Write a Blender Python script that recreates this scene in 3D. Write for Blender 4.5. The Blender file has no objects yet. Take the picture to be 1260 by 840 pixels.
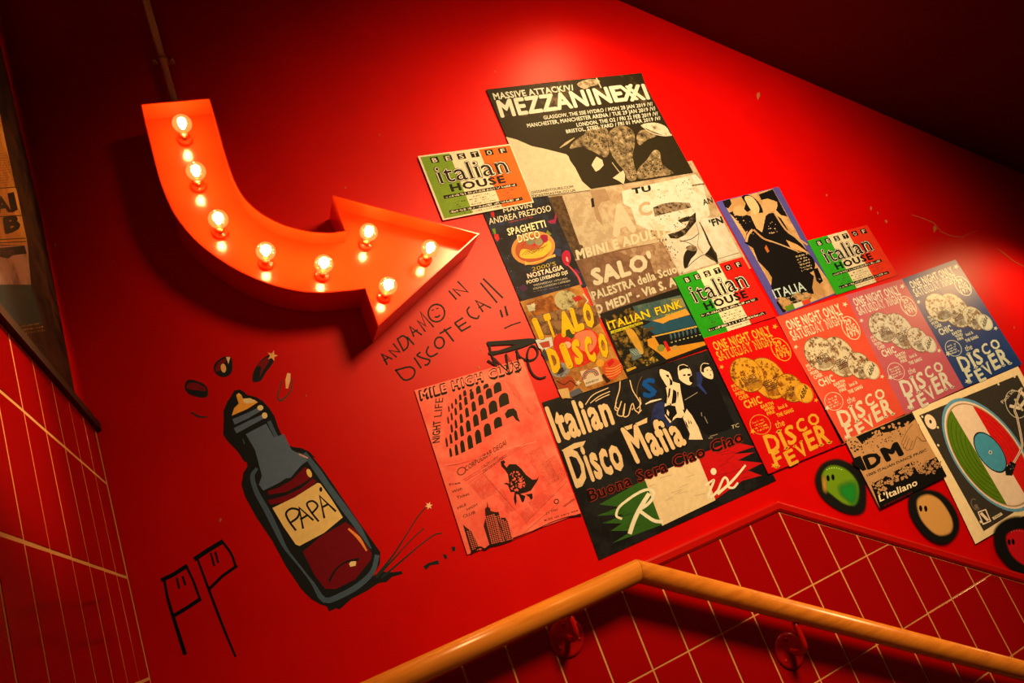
import bpy, bmesh, math, random
import numpy as np
from mathutils import Vector, Matrix
random.seed(7)
# ------------------------------------------------------------------ camera
# frame of the back wall seen by the camera: columns = wall right, wall down, into the wall
R = np.array([[0.8834003773421717, 0.3546480266125807, -0.30631446347097446],
              [-0.23552428412904033, 0.9011079697439635, 0.3640504614053049],
              [0.40513218200633205, -0.24945782024966573, 0.8795673430835604]])
FPX, D = 849.93, 1.65                      # focal length in px, camera to wall in metres
XL = -0.241                                # left wall
SC = bpy.context.scene
COL = SC.collection
cam = bpy.data.cameras.new('camera'); cam.sensor_width = 36; cam.lens = FPX / 1260 * 36; cam.clip_start = 0.02
co = bpy.data.objects.new('camera', cam); COL.objects.link(co)
ax = [Vector((R[i, 0], R[i, 2], -R[i, 1])) for i in range(3)]
m = Matrix((ax[0], -ax[1], -ax[2])).transposed().to_4x4(); m.translation = (0, -D, 0)
co.matrix_world = m
SC.camera = co
# ------------------------------------------------------------------ world, lights, exposure
w = bpy.data.worlds.new('world'); SC.world = w; w.use_nodes = True
w.node_tree.nodes['Background'].inputs[0].default_value = (0.9, 0.35, 0.25, 1)
w.node_tree.nodes['Background'].inputs[1].default_value = 0.035
SC.view_settings.view_transform = 'Standard'; SC.view_settings.look = 'None'
SC.view_settings.exposure = 0.0; SC.view_settings.gamma = 1.0
SC.view_settings.use_curve_mapping = False
SC.cycles.max_bounces = 6; SC.cycles.diffuse_bounces = 3; SC.cycles.glossy_bounces = 3
SC.cycles.transparent_max_bounces = 12
SC.cycles.caustics_reflective = False; SC.cycles.caustics_refractive = False
SC.cycles.sample_clamp_indirect = 4.0
SC.cycles.use_denoising = True
WARM = (1.0, 0.55, 0.22)
def spot(name, loc, to, power, size, blend, radius, col=WARM):
    l = bpy.data.lights.new(name, 'SPOT'); l.energy = power; l.color = col
    l.spot_size = math.radians(size); l.spot_blend = blend; l.shadow_soft_size = radius
    o = bpy.data.objects.new(name, l); COL.objects.link(o); o.location = loc
    o.rotation_euler = (Vector(to) - Vector(loc)).to_track_quat('-Z', 'Y').to_euler()
    return o
SPOTS = [  # position, aim, power, cone, blend, radius
    ((1.46, -0.36, 1.56), (1.20, 0.0, 0.82), 24.0, 112, 1.0, 0.12),
    ((2.98, -0.36, 0.34), (2.5, -0.0, -0.35), 20.0, 118, 0.8, 0.08),
    ((1.52, -1.66, 1.27), (1.36, 0.0, 0.42), 340.0, 91, 1.0, 0.30),
    ((0.75, -1.95, 1.60), (-0.24, -0.86, 0.62), 420.0, 18, 0.45, 0.05),
]
for i, s_ in enumerate(SPOTS): spot('spotlight_beam', *s_)
ILL = (1.15, 0.62, 0.30)                   # what a white sheet returns in the photograph, linear

# ------------------------------------------------------------------ helpers
def lin(c): 
    c /= 255.0
    return c / 12.92 if c <= 0.04045 else ((c + 0.055) / 1.055) ** 2.4
GAIN = 1.0                                  # brightness gain per sheet, offsets uneven lamp light in its colours
def A(c):                                  # colour seen under the warm lamps -> surface colour
    return tuple(min(0.9, max(0.0006, GAIN * lin(v) * 0.85 / i)) for v, i in zip(c, ILL))
def ray(x, y):
    v = R.T @ np.array([(x - 630) / FPX, (y - 420) / FPX, 1.0]); return v
def wall(x, y, h=0.0):                     # photo point -> point on the plane h in front of the back wall
    v = ray(x, y); t = (D - h) / v[2]
    return Vector((v[0] * t, -h, -v[1] * t))
def left(x, y, h=0.0):
    v = ray(x, y); t = (XL + h) / v[0]
    return Vector((XL + h, v[2] * t - D, -v[1] * t))
def proj(p):
    c = R @ np.array([p[0], -p[2], p[1] + D]); return 630 + FPX * c[0] / c[2], 420 + FPX * c[1] / c[2]

MATS = {}
def nt(name, rough=0.5, spec=0.5):
    mt = bpy.data.materials.new(name); mt.use_nodes = True
    b = mt.node_tree.nodes['Principled BSDF']; b.inputs['Roughness'].default_value = rough
    b.inputs['Specular IOR Level'].default_value = spec
    return mt, mt.node_tree, b
def coords(t, scale, out='Object'):
    tc = t.nodes.new('ShaderNodeTexCoord'); mp = t.nodes.new('ShaderNodeMapping')
    mp.inputs['Scale'].default_value = scale; t.links.new(tc.outputs[out], mp.inputs[0]); return mp.outputs[0]
def noise(t, vec, scale, detail=4, rough=0.6):
    n = t.nodes.new('ShaderNodeTexNoise'); n.inputs['Scale'].default_value = scale
    n.inputs['Detail'].default_value = detail; n.inputs['Roughness'].default_value = rough
    t.links.new(vec, n.inputs['Vector']); return n.outputs[0]
def ramp(t, fac, stops, interp='LINEAR'):
    r = t.nodes.new('ShaderNodeValToRGB'); t.links.new(fac, r.inputs[0]); e = r.color_ramp
    e.interpolation = interp
    while len(e.elements) < len(stops): e.elements.new(0.5)
    for el, (p, c) in zip(e.elements, stops): el.position = p; el.color = (*c, 1) if len(c) == 3 else c
    return r.outputs[0]
def bump(t, b, fac, strength, dist=0.001):
    n = t.nodes.new('ShaderNodeBump'); n.inputs['Strength'].default_value = strength
    n.inputs['Distance'].default_value = dist; t.links.new(fac, n.inputs['Height']); t.links.new(n.outputs[0], b.inputs['Normal'])
def ink(c, gloss=0.5):
    k = ('ink', tuple(c), gloss, GAIN)
    if k not in MATS:
        mt, t, b = nt('ink', gloss, 0.07 if gloss > .43 else .75)
        a = A(c); v = coords(t, (1, 1, 1)); n = noise(t, v, 60, 3)
        o = ramp(t, n, [(0.3, tuple(x * 0.9 for x in a)), (0.7, tuple(min(.92, x * 1.06) for x in a))])
        t.links.new(o, b.inputs['Base Color']); MATS[k] = mt
    return MATS[k]
def mottle(c1, c2, scale, lo=0.45, hi=0.55, c3=None, stretch=(1, 1, 1), gloss=0.5):
    k = ('mottle', tuple(c1), tuple(c2), scale, lo, hi, c3, stretch, gloss, GAIN)
    if k not in MATS:
        mt, t, b = nt('halftone', gloss, 0.07 if gloss > .43 else .75)
        v = coords(t, stretch); n = noise(t, v, scale, 6, 0.7)
        st = [(lo, A(c1)), (hi, A(c2))] + ([(min(1, hi + 0.1), A(c3))] if c3 else [])
        t.links.new(ramp(t, n, st), b.inputs['Base Color']); MATS[k] = mt
    return MATS[k]
def ballmat(c1, c2, gloss=0.5):
    k = ('ball', tuple(c1), tuple(c2), gloss, GAIN)
    if k not in MATS:
        mt, t, b = nt('mirror_ball_print', gloss, 0.07 if gloss > .43 else .75)
        v = coords(t, (1, 1, 1)); n = noise(t, v, 55, 5, 0.75)
        o = ramp(t, n, [(0.40, A(c2)), (0.50, A(c1))])
        br = t.nodes.new('ShaderNodeTexVoronoi'); br.inputs['Scale'].default_value = 420; t.links.new(v, br.inputs['Vector'])
        mx = t.nodes.new('ShaderNodeMix'); mx.data_type = 'RGBA'; mx.blend_type = 'MULTIPLY'; mx.inputs[0].default_value = 0.35
        t.links.new(o, mx.inputs[6]); t.links.new(ramp(t, br.outputs['Distance'], [(0.2, (1, 1, 1)), (0.6, (.45, .4, .35))]), mx.inputs[7])
        t.links.new(mx.outputs[2], b.inputs['Base Color']); MATS[k] = mt
    return MATS[k]
def paint(name, base, rough, spec=0.5, var=0.15, bs=0.15, bscale=180, coat=0.0):
    mt, t, b = nt(name, rough, spec)
    v = coords(t, (1, 1, 1)); n = noise(t, v, 3.0, 5)
    o = ramp(t, n, [(0.3, tuple(x * (1 - var) for x in base)), (0.7, tuple(min(1, x * (1 + var)) for x in base))])
    t.links.new(o, b.inputs['Base Color'])
    if bs: bump(t, b, noise(t, v, bscale, 3), bs)
    if coat: b.inputs['Coat Weight'].default_value = coat; b.inputs['Coat Roughness'].default_value = 0.12
    return mt
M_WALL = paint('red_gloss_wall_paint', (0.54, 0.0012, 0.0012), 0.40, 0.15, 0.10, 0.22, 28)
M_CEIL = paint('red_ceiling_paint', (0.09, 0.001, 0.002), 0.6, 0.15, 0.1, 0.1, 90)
M_TILE = paint('red_glazed_tile', (0.30, 0.0015, 0.0015), 0.16, 0.4, 0.05, 0.05, 25)
M_GROUT = paint('cream_grout', (0.62, 0.38, 0.15), 0.85, 0.2, 0.12, 0.3, 300)
M_TRIM = paint('red_trim_paint', (0.42, 0.004, 0.002), 0.3, 0.4, 0.08, 0.08, 60)
M_SIGN = paint('orange_red_sign_enamel', (0.80, 0.045, 0.006), 0.17, 0.5, 0.05, 0.0)
M_LEDGE = paint('black_ledge_paint', (0.006, 0.005, 0.005), 0.5, 0.3)
M_PIPE = paint('galvanised_conduit', (0.55, 0.30, 0.18), 0.38, 0.5); M_PIPE.node_tree.nodes['Principled BSDF'].inputs['Metallic'].default_value = 0.25
M_FLOOR = paint('dark_vinyl_floor', (0.03, 0.022, 0.02), 0.5)
M_BRASS = paint('brass_cap', (0.75, 0.42, 0.14), 0.3); M_BRASS.node_tree.nodes['Principled BSDF'].inputs['Metallic'].default_value = 1.0
M_BLACKMETAL = paint('black_lamp_housing', (0.012, 0.011, 0.01), 0.4)
def woodmat():
    mt, t, b = nt('varnished_beech', 0.26, 0.5)
    v = coords(t, (1.2, 14, 14)); n = noise(t, v, 5, 6, 0.65)
    o = ramp(t, n, [(0.25, (0.50, 0.17, 0.018)), (0.5, (0.68, 0.26, 0.028)), (0.75, (0.78, 0.33, 0.04))])
    t.links.new(o, b.inputs['Base Color']); bump(t, b, n, 0.05); return mt
M_WOOD = woodmat()
def glassmat():
    mt = bpy.data.materials.new('amber_bulb_glass'); mt.use_nodes = True; t = mt.node_tree; t.nodes.clear()
    out = t.nodes.new('ShaderNodeOutputMaterial'); tr = t.nodes.new('ShaderNodeBsdfTransparent'); tr.inputs[0].default_value = (1, .86, .58, 1)
    gl = t.nodes.new('ShaderNodeBsdfGlossy'); gl.inputs['Roughness'].default_value = 0.05
    em = t.nodes.new('ShaderNodeEmission'); em.inputs[0].default_value = (1, .50, .12, 1); em.inputs[1].default_value = 1.3
    lw = t.nodes.new('ShaderNodeLayerWeight'); lw.inputs[0].default_value = 0.35
    m1 = t.nodes.new('ShaderNodeMixShader'); m1.inputs[0].default_value = 0.45
    m2 = t.nodes.new('ShaderNodeMixShader'); mu = t.nodes.new('ShaderNodeMath'); mu.operation = 'MULTIPLY'; mu.inputs[1].default_value = 0.5
    t.links.new(lw.outputs['Facing'], mu.inputs[0]); t.links.new(mu.outputs[0], m2.inputs[0])
    t.links.new(tr.outputs[0], m1.inputs[1]); t.links.new(em.outputs[0], m1.inputs[2])
    t.links.new(m1.outputs[0], m2.inputs[1]); t.links.new(gl.outputs[0], m2.inputs[2]); t.links.new(m2.outputs[0], out.inputs[0])
    return mt
M_GLASS = glassmat()
def emis(name, c, s):
    mt = bpy.data.materials.new(name); mt.use_nodes = True; b = mt.node_tree.nodes['Principled BSDF']
    b.inputs['Emission Color'].default_value = (*c, 1); b.inputs['Emission Strength'].default_value = s; b.inputs['Base Color'].default_value = (*c, 1); return mt
M_FIL = emis('glowing_filament', (1.0, 0.58, 0.24), 380.0)

def obj(name, verts, faces, mats, parent=None, fm=None, smooth=False, origin=None):
    me = bpy.data.meshes.new(name)
    o0 = Vector(origin) if origin is not None else Vector((0, 0, 0))
    me.from_pydata([tuple(Vector(v) - o0) for v in verts], [], faces)
    if not isinstance(mats, (list, tuple)): mats = [mats]
    for mt in mats: me.materials.append(mt)
    if fm: me.polygons.foreach_set('material_index', fm)
    if smooth: me.polygons.foreach_set('use_smooth', [True] * len(me.polygons))
    me.update()
    o = bpy.data.objects.new(name, me); COL.objects.link(o)
    if origin is not None: o.location = o0
    if parent: o.parent = parent; o.location = o0 - WORLDLOC.get(parent.name, Vector((0, 0, 0))) if origin is not None else -WORLDLOC.get(parent.name, Vector((0, 0, 0)))
    WORLDLOC[o.name] = o0
    return o
WORLDLOC = {}
def thing(name, label, cat, loc=(0, 0, 0), group=None):
    o = bpy.data.objects.new(name, None); COL.objects.link(o); o.location = loc; o.empty_display_size = 0.05
    WORLDLOC[o.name] = Vector(loc)
    o['label'] = label; o['category'] = cat
    if group: o['group'] = group
    return o
def struct(name, verts, faces, mat, parent=None):
    o = obj(name, verts, faces, mat, parent)
    if parent is None: o['kind'] = 'structure'
    return o
def box(x0, x1, y0, y1, z0, z1):
    v = [(x, y, z) for x in (x0, x1) for y in (y0, y1) for z in (z0, z1)]
    return v, [(0, 1, 3, 2), (4, 6, 7, 5), (0, 4, 5, 1), (2, 3, 7, 6), (0, 2, 6, 4), (1, 5, 7, 3)]
class MB:
    def __init__(s): s.v = []; s.f = []
    def add(s, v, f): n = len(s.v); s.v += [tuple(p) for p in v]; s.f += [tuple(i + n for i in q) for q in f]; return s
    def tube(s, path, rad, n=12, caps=True):
        path = [Vector(p) for p in path]; rings = []
        if not isinstance(rad, (list, tuple)): rad = [rad] * len(path)
        up = Vector((0.13, 0.2, 1)).normalized()
        for i, p in enumerate(path):
            d = (path[min(i + 1, len(path) - 1)] - path[max(i - 1, 0)]).normalized()
            a = d.cross(up); a = a.normalized() if a.length > 1e-4 else Vector((1, 0, 0)); b = a.cross(d).normalized(); up = b
            rings.append([p + (a * math.cos(2 * math.pi * k / n) + b * math.sin(2 * math.pi * k / n)) * rad[i] for k in range(n)])
        v = [q for r in rings for q in r]; f = []
        for i in range(len(rings) - 1):
            for k in range(n):
                f.append((i * n + k, i * n + (k + 1) % n, (i + 1) * n + (k + 1) % n, (i + 1) * n + k))
        if caps: f += [tuple(range(n))[::-1], tuple(range((len(rings) - 1) * n, len(rings) * n))]
        return s.add(v, f)
    def build(s, name, mat, parent=None, smooth=True, origin=None): return obj(name, s.v, s.f, mat, parent, smooth=smooth, origin=origin)
def lathe(c, axis, prof, n=20):            # prof: (distance along axis, radius)
    return MB().tube([Vector(c) + Vector(axis) * a for a, r in prof], [max(r, 1e-4) for a, r in prof], n)

# ------------------------------------------------------------------ room shell
CS = 0.638                                  # slope of the ceiling and of the stair (rise over run)
def ceil_z(x): return 1.619 - CS * (x - 1.66)
def trim_z(x): return -0.127 * D if x < 0.805 * D else -0.127 * D - 0.66 * (x - 0.805 * D)
FZ = -1.14
XR, YF = 5.0, -2.3
v = [(XL, 0, FZ), (XL, 0, ceil_z(XL)), (XR, 0, ceil_z(XR)), (XR, 0, FZ - 2.8), (1.3, 0, FZ - .3)]
v += [(p[0], 0.12, p[2]) for p in v]
wb = struct('wall_back', v, [(4, 3, 2, 1, 0), (5, 6, 7, 8, 9)] + [(i, (i + 1) % 5, (i + 1) % 5 + 5, i + 5) for i in range(5)], M_WALL)
wl = struct('wall_left', *box(XL - 0.12, XL, YF, 0.12, FZ, ceil_z(XL) - .01), M_WALL)
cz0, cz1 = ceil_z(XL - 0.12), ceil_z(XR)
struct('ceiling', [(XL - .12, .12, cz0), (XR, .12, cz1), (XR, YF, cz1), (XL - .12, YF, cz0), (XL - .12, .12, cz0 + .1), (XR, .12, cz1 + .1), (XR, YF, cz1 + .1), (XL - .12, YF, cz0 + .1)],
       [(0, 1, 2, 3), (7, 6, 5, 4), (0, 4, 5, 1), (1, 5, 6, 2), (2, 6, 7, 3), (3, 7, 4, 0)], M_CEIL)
struct('floor', *box(XL, 0.95, YF, 0, FZ - .12, FZ), M_FLOOR)
stair = thing('staircase', 'dark flight of stairs going down to the right under the wooden handrail', 'stairs', (0.95, 0, FZ))
for i in range(12):
    x0 = 0.95 + i * 0.275; z1 = FZ - 0.18 * (i + 1)
    obj('step', *box(x0 + .001, x0 + 0.275, YF, -0.015, z1 - 0.16, z1), M_FLOOR, stair)

# tiles -----------------------------------------------------------
def clip(poly, a, b, c):                    # keep a*x + b*z <= c
    out = []
    for i, p in enumerate(poly):
        q = poly[(i + 1) % len(poly)]; dp = a * p[0] + b * p[1] - c; dq = a * q[0] + b * q[1] - c
        if dp <= 0: out.append(p)
        if dp * dq < 0: t = dp / (dp - dq); out.append((p[0] + t * (q[0] - p[0]), p[1] + t * (q[1] - p[1])))
    return out
def inset(poly, d):
    n = len(poly); out = []
    for i in range(n):
        a = Vector(poly[i - 1]); b = Vector(poly[i]); c = Vector(poly[(i + 1) % n])
        e1 = (b - a).normalized(); e2 = (c - b).normalized(); n1 = Vector((-e1.y, e1.x)); n2 = Vector((-e2.y, e2.x))
        k = 1 + n1.dot(n2); out.append(tuple(b + (n1 + n2) * (d / max(k, .3))))
    return out
TMESH = {}
def tile(poly, frame, parent, key=None):    # poly CCW in wall coordinates, frame(u, v, h) -> world
    c = (sum(p[0] for p in poly) / len(poly), sum(p[1] for p in poly) / len(poly))
    o3 = frame(c[0], c[1], 0)
    if key and key in TMESH: me = TMESH[key]
    else:
        n = len(poly); p1 = inset(poly, 0.0014); vs = []
        for q, h in ((poly, 0.0), (poly, 0.0062), (p1, 0.0075)): vs += [frame(x, y, h) - o3 for x, y in q]
        fs = [tuple(range(2 * n, 3 * n))]
        for r in (0, 1): fs += [(r * n + i, r * n + (i + 1) % n, (r + 1) * n + (i + 1) % n, (r + 1) * n + i) for i in range(n)]
        me = bpy.data.meshes.new('tile'); me.from_pydata([tuple(q) for q in vs], [], fs); me.materials.append(M_TILE)
        if key: TMESH[key] = me
    o = bpy.data.objects.new('tile', me); COL.objects.link(o); o.parent = parent; o.location = o3
    o.rotation_euler = (random.gauss(0, .0022), random.gauss(0, .001), random.gauss(0, .0022))
    return o
TP, TH, G = 0.0657 * D, 0.126 * D, 0.0040
def fb(x, z, h): return Vector((x, -h - 0.0015, z))
gx0, gx1 = XL, 3.5
gv = [(gx0, trim_z(gx0)), (0.805 * D, trim_z(0)), (gx1, trim_z(gx1)), (gx1, trim_z(gx1) - 1.0), (0.805 * D, FZ - .1), (gx0, FZ)]
obj('grout', [(x, -0.0015 - 0.0062, z) for x, z in gv] + [(x, 0.0, z) for x, z in gv], [(5, 4, 3, 2, 1, 0), tuple(range(6, 12))] + [(i, (i + 1) % 6, (i + 1) % 6 + 6, i + 6) for i in range(6)], M_GROUT, wb)
for c in range(-15, 20):
    x0 = 0.805 * D + c * TP
    for r in range(-1, 12):
        zt = -0.127 * D - r * TH * 0.996 + 0.0
        q = [(max(XL, x0) + G / 2, zt - TH + G / 2), (x0 + TP - G / 2, zt - TH + G / 2), (x0 + TP - G / 2, zt - G / 2), (max(XL, x0) + G / 2, zt - G / 2)]
        if x0 + TP < XL + .01: continue
        px, py = proj((x0 + TP / 2, 0, zt - TH / 2))
        cc = R @ np.array([x0, -zt, D])
        if cc[2] < 0.2 or px < -60 or px > 1340 or py > 950: continue
        full = True
        if x0 > 0.805 * D - .001:
            p2 = clip(q, 0.66, 1, -0.127 * D + 0.66 * 0.805 * D - 0.004)
        else:
            if r < 0: continue
            p2 = q
        if len(p2) < 3: continue
        ar = abs(sum(p2[i - 1][0] * p2[i][1] - p2[i][0] * p2[i - 1][1] for i in range(len(p2)))) / 2
        if ar < 2e-4: continue
        tile(p2, fb, wb, 'b' if ar > (TP - G) * (TH - G) * 0.999 else None)
def fl(y, z, h): return Vector((XL + h + 0.0015, y, z))
LEDGE = 0.512
obj('grout', *box(XL, XL + 0.0084, -1.2, -0.0078, FZ, LEDGE), M_GROUT, wl)
for c in range(0, 9):
    y1 = -0.021 - c * 0.1095 + 0.1095 if c else -0.021 + 0.0
    y1 = -0.012 if c == 0 else -0.021 - (c - 1) * 0.1095 - G / 2 
    y0 = -0.021 + G / 2 if c == 0 else -0.021 - c * 0.1095 + G / 2
    if c == 0: continue
    for r in range(-1, 6):
        zt = 0.193 - (r - 1) * 0.198 - G / 2; zb = zt - 0.198 + G
        zt = min(zt, LEDGE - 0.002)
        if zt - zb < 0.02: continue
        q = [(y0, zb), (y1, zb), (y1, zt), (y0, zt)]
        px, py = proj((XL, (y0 + y1) / 2, (zt + zb) / 2))
        if py > 1050 or px < -260: continue
        tile(q, fl, wl, 'l' if zt - zb > .19 else None)
# mouldings -------------------------------------------------------
def moulding(name, pts, mat, hgt=0.026, out=0.016):
    # profile in (height, out) swept along pts on the back wall
    prof = [(0, 0), (0, out * .7), (hgt * .25, out), (hgt * .8, out), (hgt, out * .72), (hgt, 0)]
    v = []; f = []; n = len(prof)
    for i, (x, z) in enumerate(pts):
        a = Vector(pts[max(i - 1, 0)]); b = Vector(pts[min(i + 1, len(pts) - 1)])
        p = Vector((x, z))
        if 0 < i < len(pts) - 1:
            n1 = (p - a).normalized(); n2 = (b - p).normalized(); n1 = Vector((-n1.y, n1.x)); n2 = Vector((-n2.y, n2.x)); nn = (n1 + n2) / (1 + n1.dot(n2))
        else: d = (b - a).normalized(); nn = Vector((-d.y, d.x))
        for h, o in prof: q = p + nn * h; v.append((q.x, -o, q.y))
    for i in range(len(pts) - 1):
        for k in range(n): f.append((i * n + k, (i + 1) * n + k, (i + 1) * n + (k + 1) % n, i * n + (k + 1) % n))
    f += [tuple(range(n)), tuple(range((len(pts) - 1) * n, len(pts) * n))[::-1]]
    return struct(name, v, f, mat)
cz = trim_z(0)
moulding('trim_1', [(XL, cz), (0.805 * D, cz), (3.5, trim_z(3.5))], M_TRIM)
struct('trim_2', *box(XL, XL + 0.018, -1.6, 0, LEDGE, LEDGE + 0.018), M_LEDGE)
# paint chips on the wall: small flecks where the cream undercoat shows
chip = ink((205, 96, 40))
for (px, py, a) in [(933, 118, 6), (166, 17, 5), (425, 231, 2), (609, 88, 2), (1017, 240, 2), (1072, 256, 3), (1090, 272, 4), (1080, 262, 2), (1150, 282, 5), (467, 166, 2), (553, 390, 3), (592, 430, 3), (589, 452, 3), (377, 487, 2), (271, 640, 4), (68, 301, 5), (47, 216, 3), (1248, 403, 2), (961, 237, 2)]:
    n = 7; ang0 = random.random() * 6; pts = []
    for k in range(n):
        an = 2 * math.pi * k / n; rr = a * random.uniform(.35, 1.0)
        pts.append((px + rr * .55 * math.cos(an), py + rr * math.sin(an)))
    vs = [wall(x, y, 0.0) for x, y in pts] + [wall(x, y, 0.0007) for x, y in pts]
    obj('paint_chip', vs, [tuple(range(n, 2 * n))] + [(i, (i + 1) % n, (i + 1) % n + n, i + n) for i in range(n)], chip, wb)
# the crack with flaking paint at the right
def ribbon3(pts, w, h):
    v = []; f = []
    for i, (x, y) in enumerate(pts):
        a = Vector(pts[max(0, i - 1)]); b = Vector(pts[min(len(pts) - 1, i + 1)]); d = (b - a).normalized(); nn = Vector((-d.y, d.x)) * w * random.uniform(.5, 1.3)
        v += [wall(x + nn.x, y + nn.y, h), wall(x - nn.x, y - nn.y, h)]
    return v, [(2 * i, 2 * i + 1, 2 * i + 3, 2 * i + 2) for i in range(len(pts) - 1)]
obj('paint_crack', *ribbon3([(1122, 264), (1137, 269), (1149, 274), (1158, 285), (1170, 290), (1184, 292), (1194, 286), (1203, 284)], .35, .0005), chip, wb)
obj('paint_crack', *ribbon3([(1226, 305), (1236, 312), (1247, 321), (1262, 329)], .4, .0005), chip, wb)

# ------------------------------------------------------------------ marquee arrow
HF, HP = 0.115, 0.060                       # front rim and back panel, distance from the wall
def catmull(pts, n=6, closed=False):
    P = [Vector(p) for p in pts]; out = []; N = len(P)
    rng = range(N) if closed else range(N - 1)
    for i in rng:
        p0 = P[i - 1] if (closed or i > 0) else P[0] * 2 - P[1]; p1 = P[i]; p2 = P[(i + 1) % N]
        p3 = P[(i + 2) % N] if (closed or i + 2 < N) else P[-1] * 2 - P[-2]
        for k in range(n):
            t = k / n
            out.append(0.5 * ((2 * p1) + (p2 - p0) * t + (2 * p0 - 5 * p1 + 4 * p2 - p3) * t * t + (3 * p1 - p0 - 3 * p2 + p3) * t ** 3))
    if not closed: out.append(P[-1])
    return [tuple(p) for p in out]
inner = catmull([(258.5, 120.7), (278, 191), (289, 222), (301, 243), (316, 258), (333, 269), (352, 277.3), (380, 284.3), (405.7, 286), (424.8, 283.8)], 3)
outer = catmull([(449.5, 354.9), (433, 357.2), (419, 358.6), (398, 360.2), (371.4, 358.9), (344.8, 353.5), (320, 345.5), (291.4, 332.3), (266.7, 317), (244.8, 300), (228.6, 283), (213.3, 262), (201, 234.5), (191.4, 204), (172.4, 128)], 3)
outl = inner + [(409.5, 240), (590, 287.3), (465.7, 401)] + outer
pf = [wall(x, y, HF) for x, y in outl]; O2 = [(p.x, p.z) for p in pf]
area = sum(O2[i - 1][0] * O2[i][1] - O2[i][0] * O2[i - 1][1] for i in range(len(O2)))
if area < 0: O2.reverse()
sx, sz = sum(p[0] for p in O2) / len(O2), sum(p[1] for p in O2) / len(O2)
sign = thing('marquee_arrow_sign', 'glowing orange curved arrow sign with eight lit bulbs, fixed to the wall', 'sign', (sx, 0, sz))
I2 = inset(O2, 0.003); n = len(O2)
v = [(x, -0.002, z) for x, z in O2] + [(x, -HF, z) for x, z in O2] + [(x, -HF, z) for x, z in I2] + [(x, -0.002, z) for x, z in I2]
f = []
for r in range(4):
    for i in range(n): j = (i + 1) % n; f.append((r * n + i, r * n + j, ((r + 1) % 4) * n + j, ((r + 1) % 4) * n + i))
rim = obj('rim', v, f, M_SIGN, sign)
I3 = inset(O2, 0.0031)
v = [(x, -HP, z) for x, z in I3] + [(x, -HP + .003, z) for x, z in I3]
obj('back_panel', v, [tuple(range(n)), tuple(range(2 * n - 1, n - 1, -1))] + [(i, (i + 1) % n, (i + 1) % n + n, i + n) for i in range(n)], M_SIGN, sign)
BULBS = [(224, 152), (241, 210.5), (268.5, 269.5), (327, 309), (398.5, 324.5), (453.7, 285.5), (529, 305.5), (477.5, 351.5)]
for bx, by in BULBS:
    c = wall(bx, by, 0.125); ax_ = (0, -1, 0); base = Vector((c.x, -HP, c.z))
    sk = lathe(base, ax_, [(0, .017), (.003, .0175), (.012, .0165), (.014, .0135), (.004, .012)], 20).build('socket', M_SIGN, sign)
    g = []
    for k in range(15):
        a = math.pi * k / 14 * 0.86 + math.pi * 0.14
        g.append((0.065 - 0.0226 * math.cos(a), 0.0226 * math.sin(a)))
    lb = lathe(base, ax_, [(.024, .0085), (.036, .0088)] + g, 24).build('light_bulb', M_GLASS, sign)
    lathe(base, ax_, [(.010, .0095), (.024, .0096), (.026, .0085), (.027, .002)], 16).build('bulb_cap', M_BRASS, lb)
    lathe(base, ax_, [(.045, .001), (.050, .0055), (.060, .0085), (.070, .0085), (.078, .005), (.081, .001)], 10).build('filament', M_FIL, lb)
# conduit and clamp ---------------------------------------------------
pa, pb = wall(213.6, 123, 0.03), wall(182, 0, 0.03)
top = Vector((pb.x, -0.03, ceil_z(pb.x))); bot = Vector((pa.x, -0.03, pa.z - 0.004))
pipe = thing('conduit_pipe', 'thin metal conduit pipe running up the wall from the arrow sign', 'pipe', bot)
MB().tube([bot, top], 0.0098, 16).build('tube', M_PIPE, pipe)
cl = wall(200.4, 75, 0.03)
mb = MB(); mb.tube([cl - Vector((0, 0, .007)), cl + Vector((0, 0, .007))], 0.0128, 18)
saddle = mb.build('clamp_band', M_PIPE, pipe)
for s in (-1, 1):
    e = cl + Vector((s * 0.022, 0.005, -0.001))
    lug = MB().tube([e + Vector((-s * .012, 0, 0)), e + Vector((s * .006, 0, 0))], .006, 10).build('clamp_lug', M_PIPE, pipe)
    MB().tube([e + Vector((0, -.012, 0)), e + Vector((0, .0, 0))], .0052, 6).build('screw', M_BRASS, lug)
MB().tube([cl + Vector((0, 0.012, 0)), Vector((cl.x, 0, cl.z))], .006, 10).build('clamp_stem', M_PIPE, pipe)

# handrail ------------------------------------------------------------
RR, RH = 0.0265, 0.08
kx, kz = 0.809, -0.190
rail = thing('handrail', 'varnished wooden handrail with a mitred bend, level at left and sloping down right', 'handrail', (kx, -RH, kz))
def rail_piece(name, ends, nlen):
    # ends: list of (x, z, plane normal angle) ; section swept with mitre planes
    v = []; NS = 24; f = []
    (x0, z0, m0), (x1, z1, m1) = ends; d = Vector((x1 - x0, z1 - z0)); L = d.length; d.normalize(); nn = Vector((-d.y, d.x))
    for (x, z, mm) in ends:
        for k in range(NS):
            a = 2 * math.pi * k / NS; hz = math.cos(a) * RR; hy = math.sin(a) * RR
            p = Vector((x, z)) + nn * hz + d * (hz * mm)
            v.append((p.x, -RH - hy, p.y))
    f = [(k, (k + 1) % NS, NS + (k + 1) % NS, NS + k) for k in range(NS)] + [tuple(range(NS))[::-1], tuple(range(NS, 2 * NS))]
    o = obj(name, v, f, M_WOOD, rail, origin=(x0, -RH, z0))
    for i, p in enumerate(o.data.polygons): p.use_smooth = i < NS
    return o
th = math.atan(0.657); mt_ = math.tan(th / 2)
rail_piece('level_rail', [(XL + 0.02, kz, 0), (kx - 0.0004, kz, mt_)], 1)
rail_piece('sloping_rail', [(kx + 0.0004, kz, -mt_), (3.4, kz - 0.657 * (3.4 - kx), 0)], 1)
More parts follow.
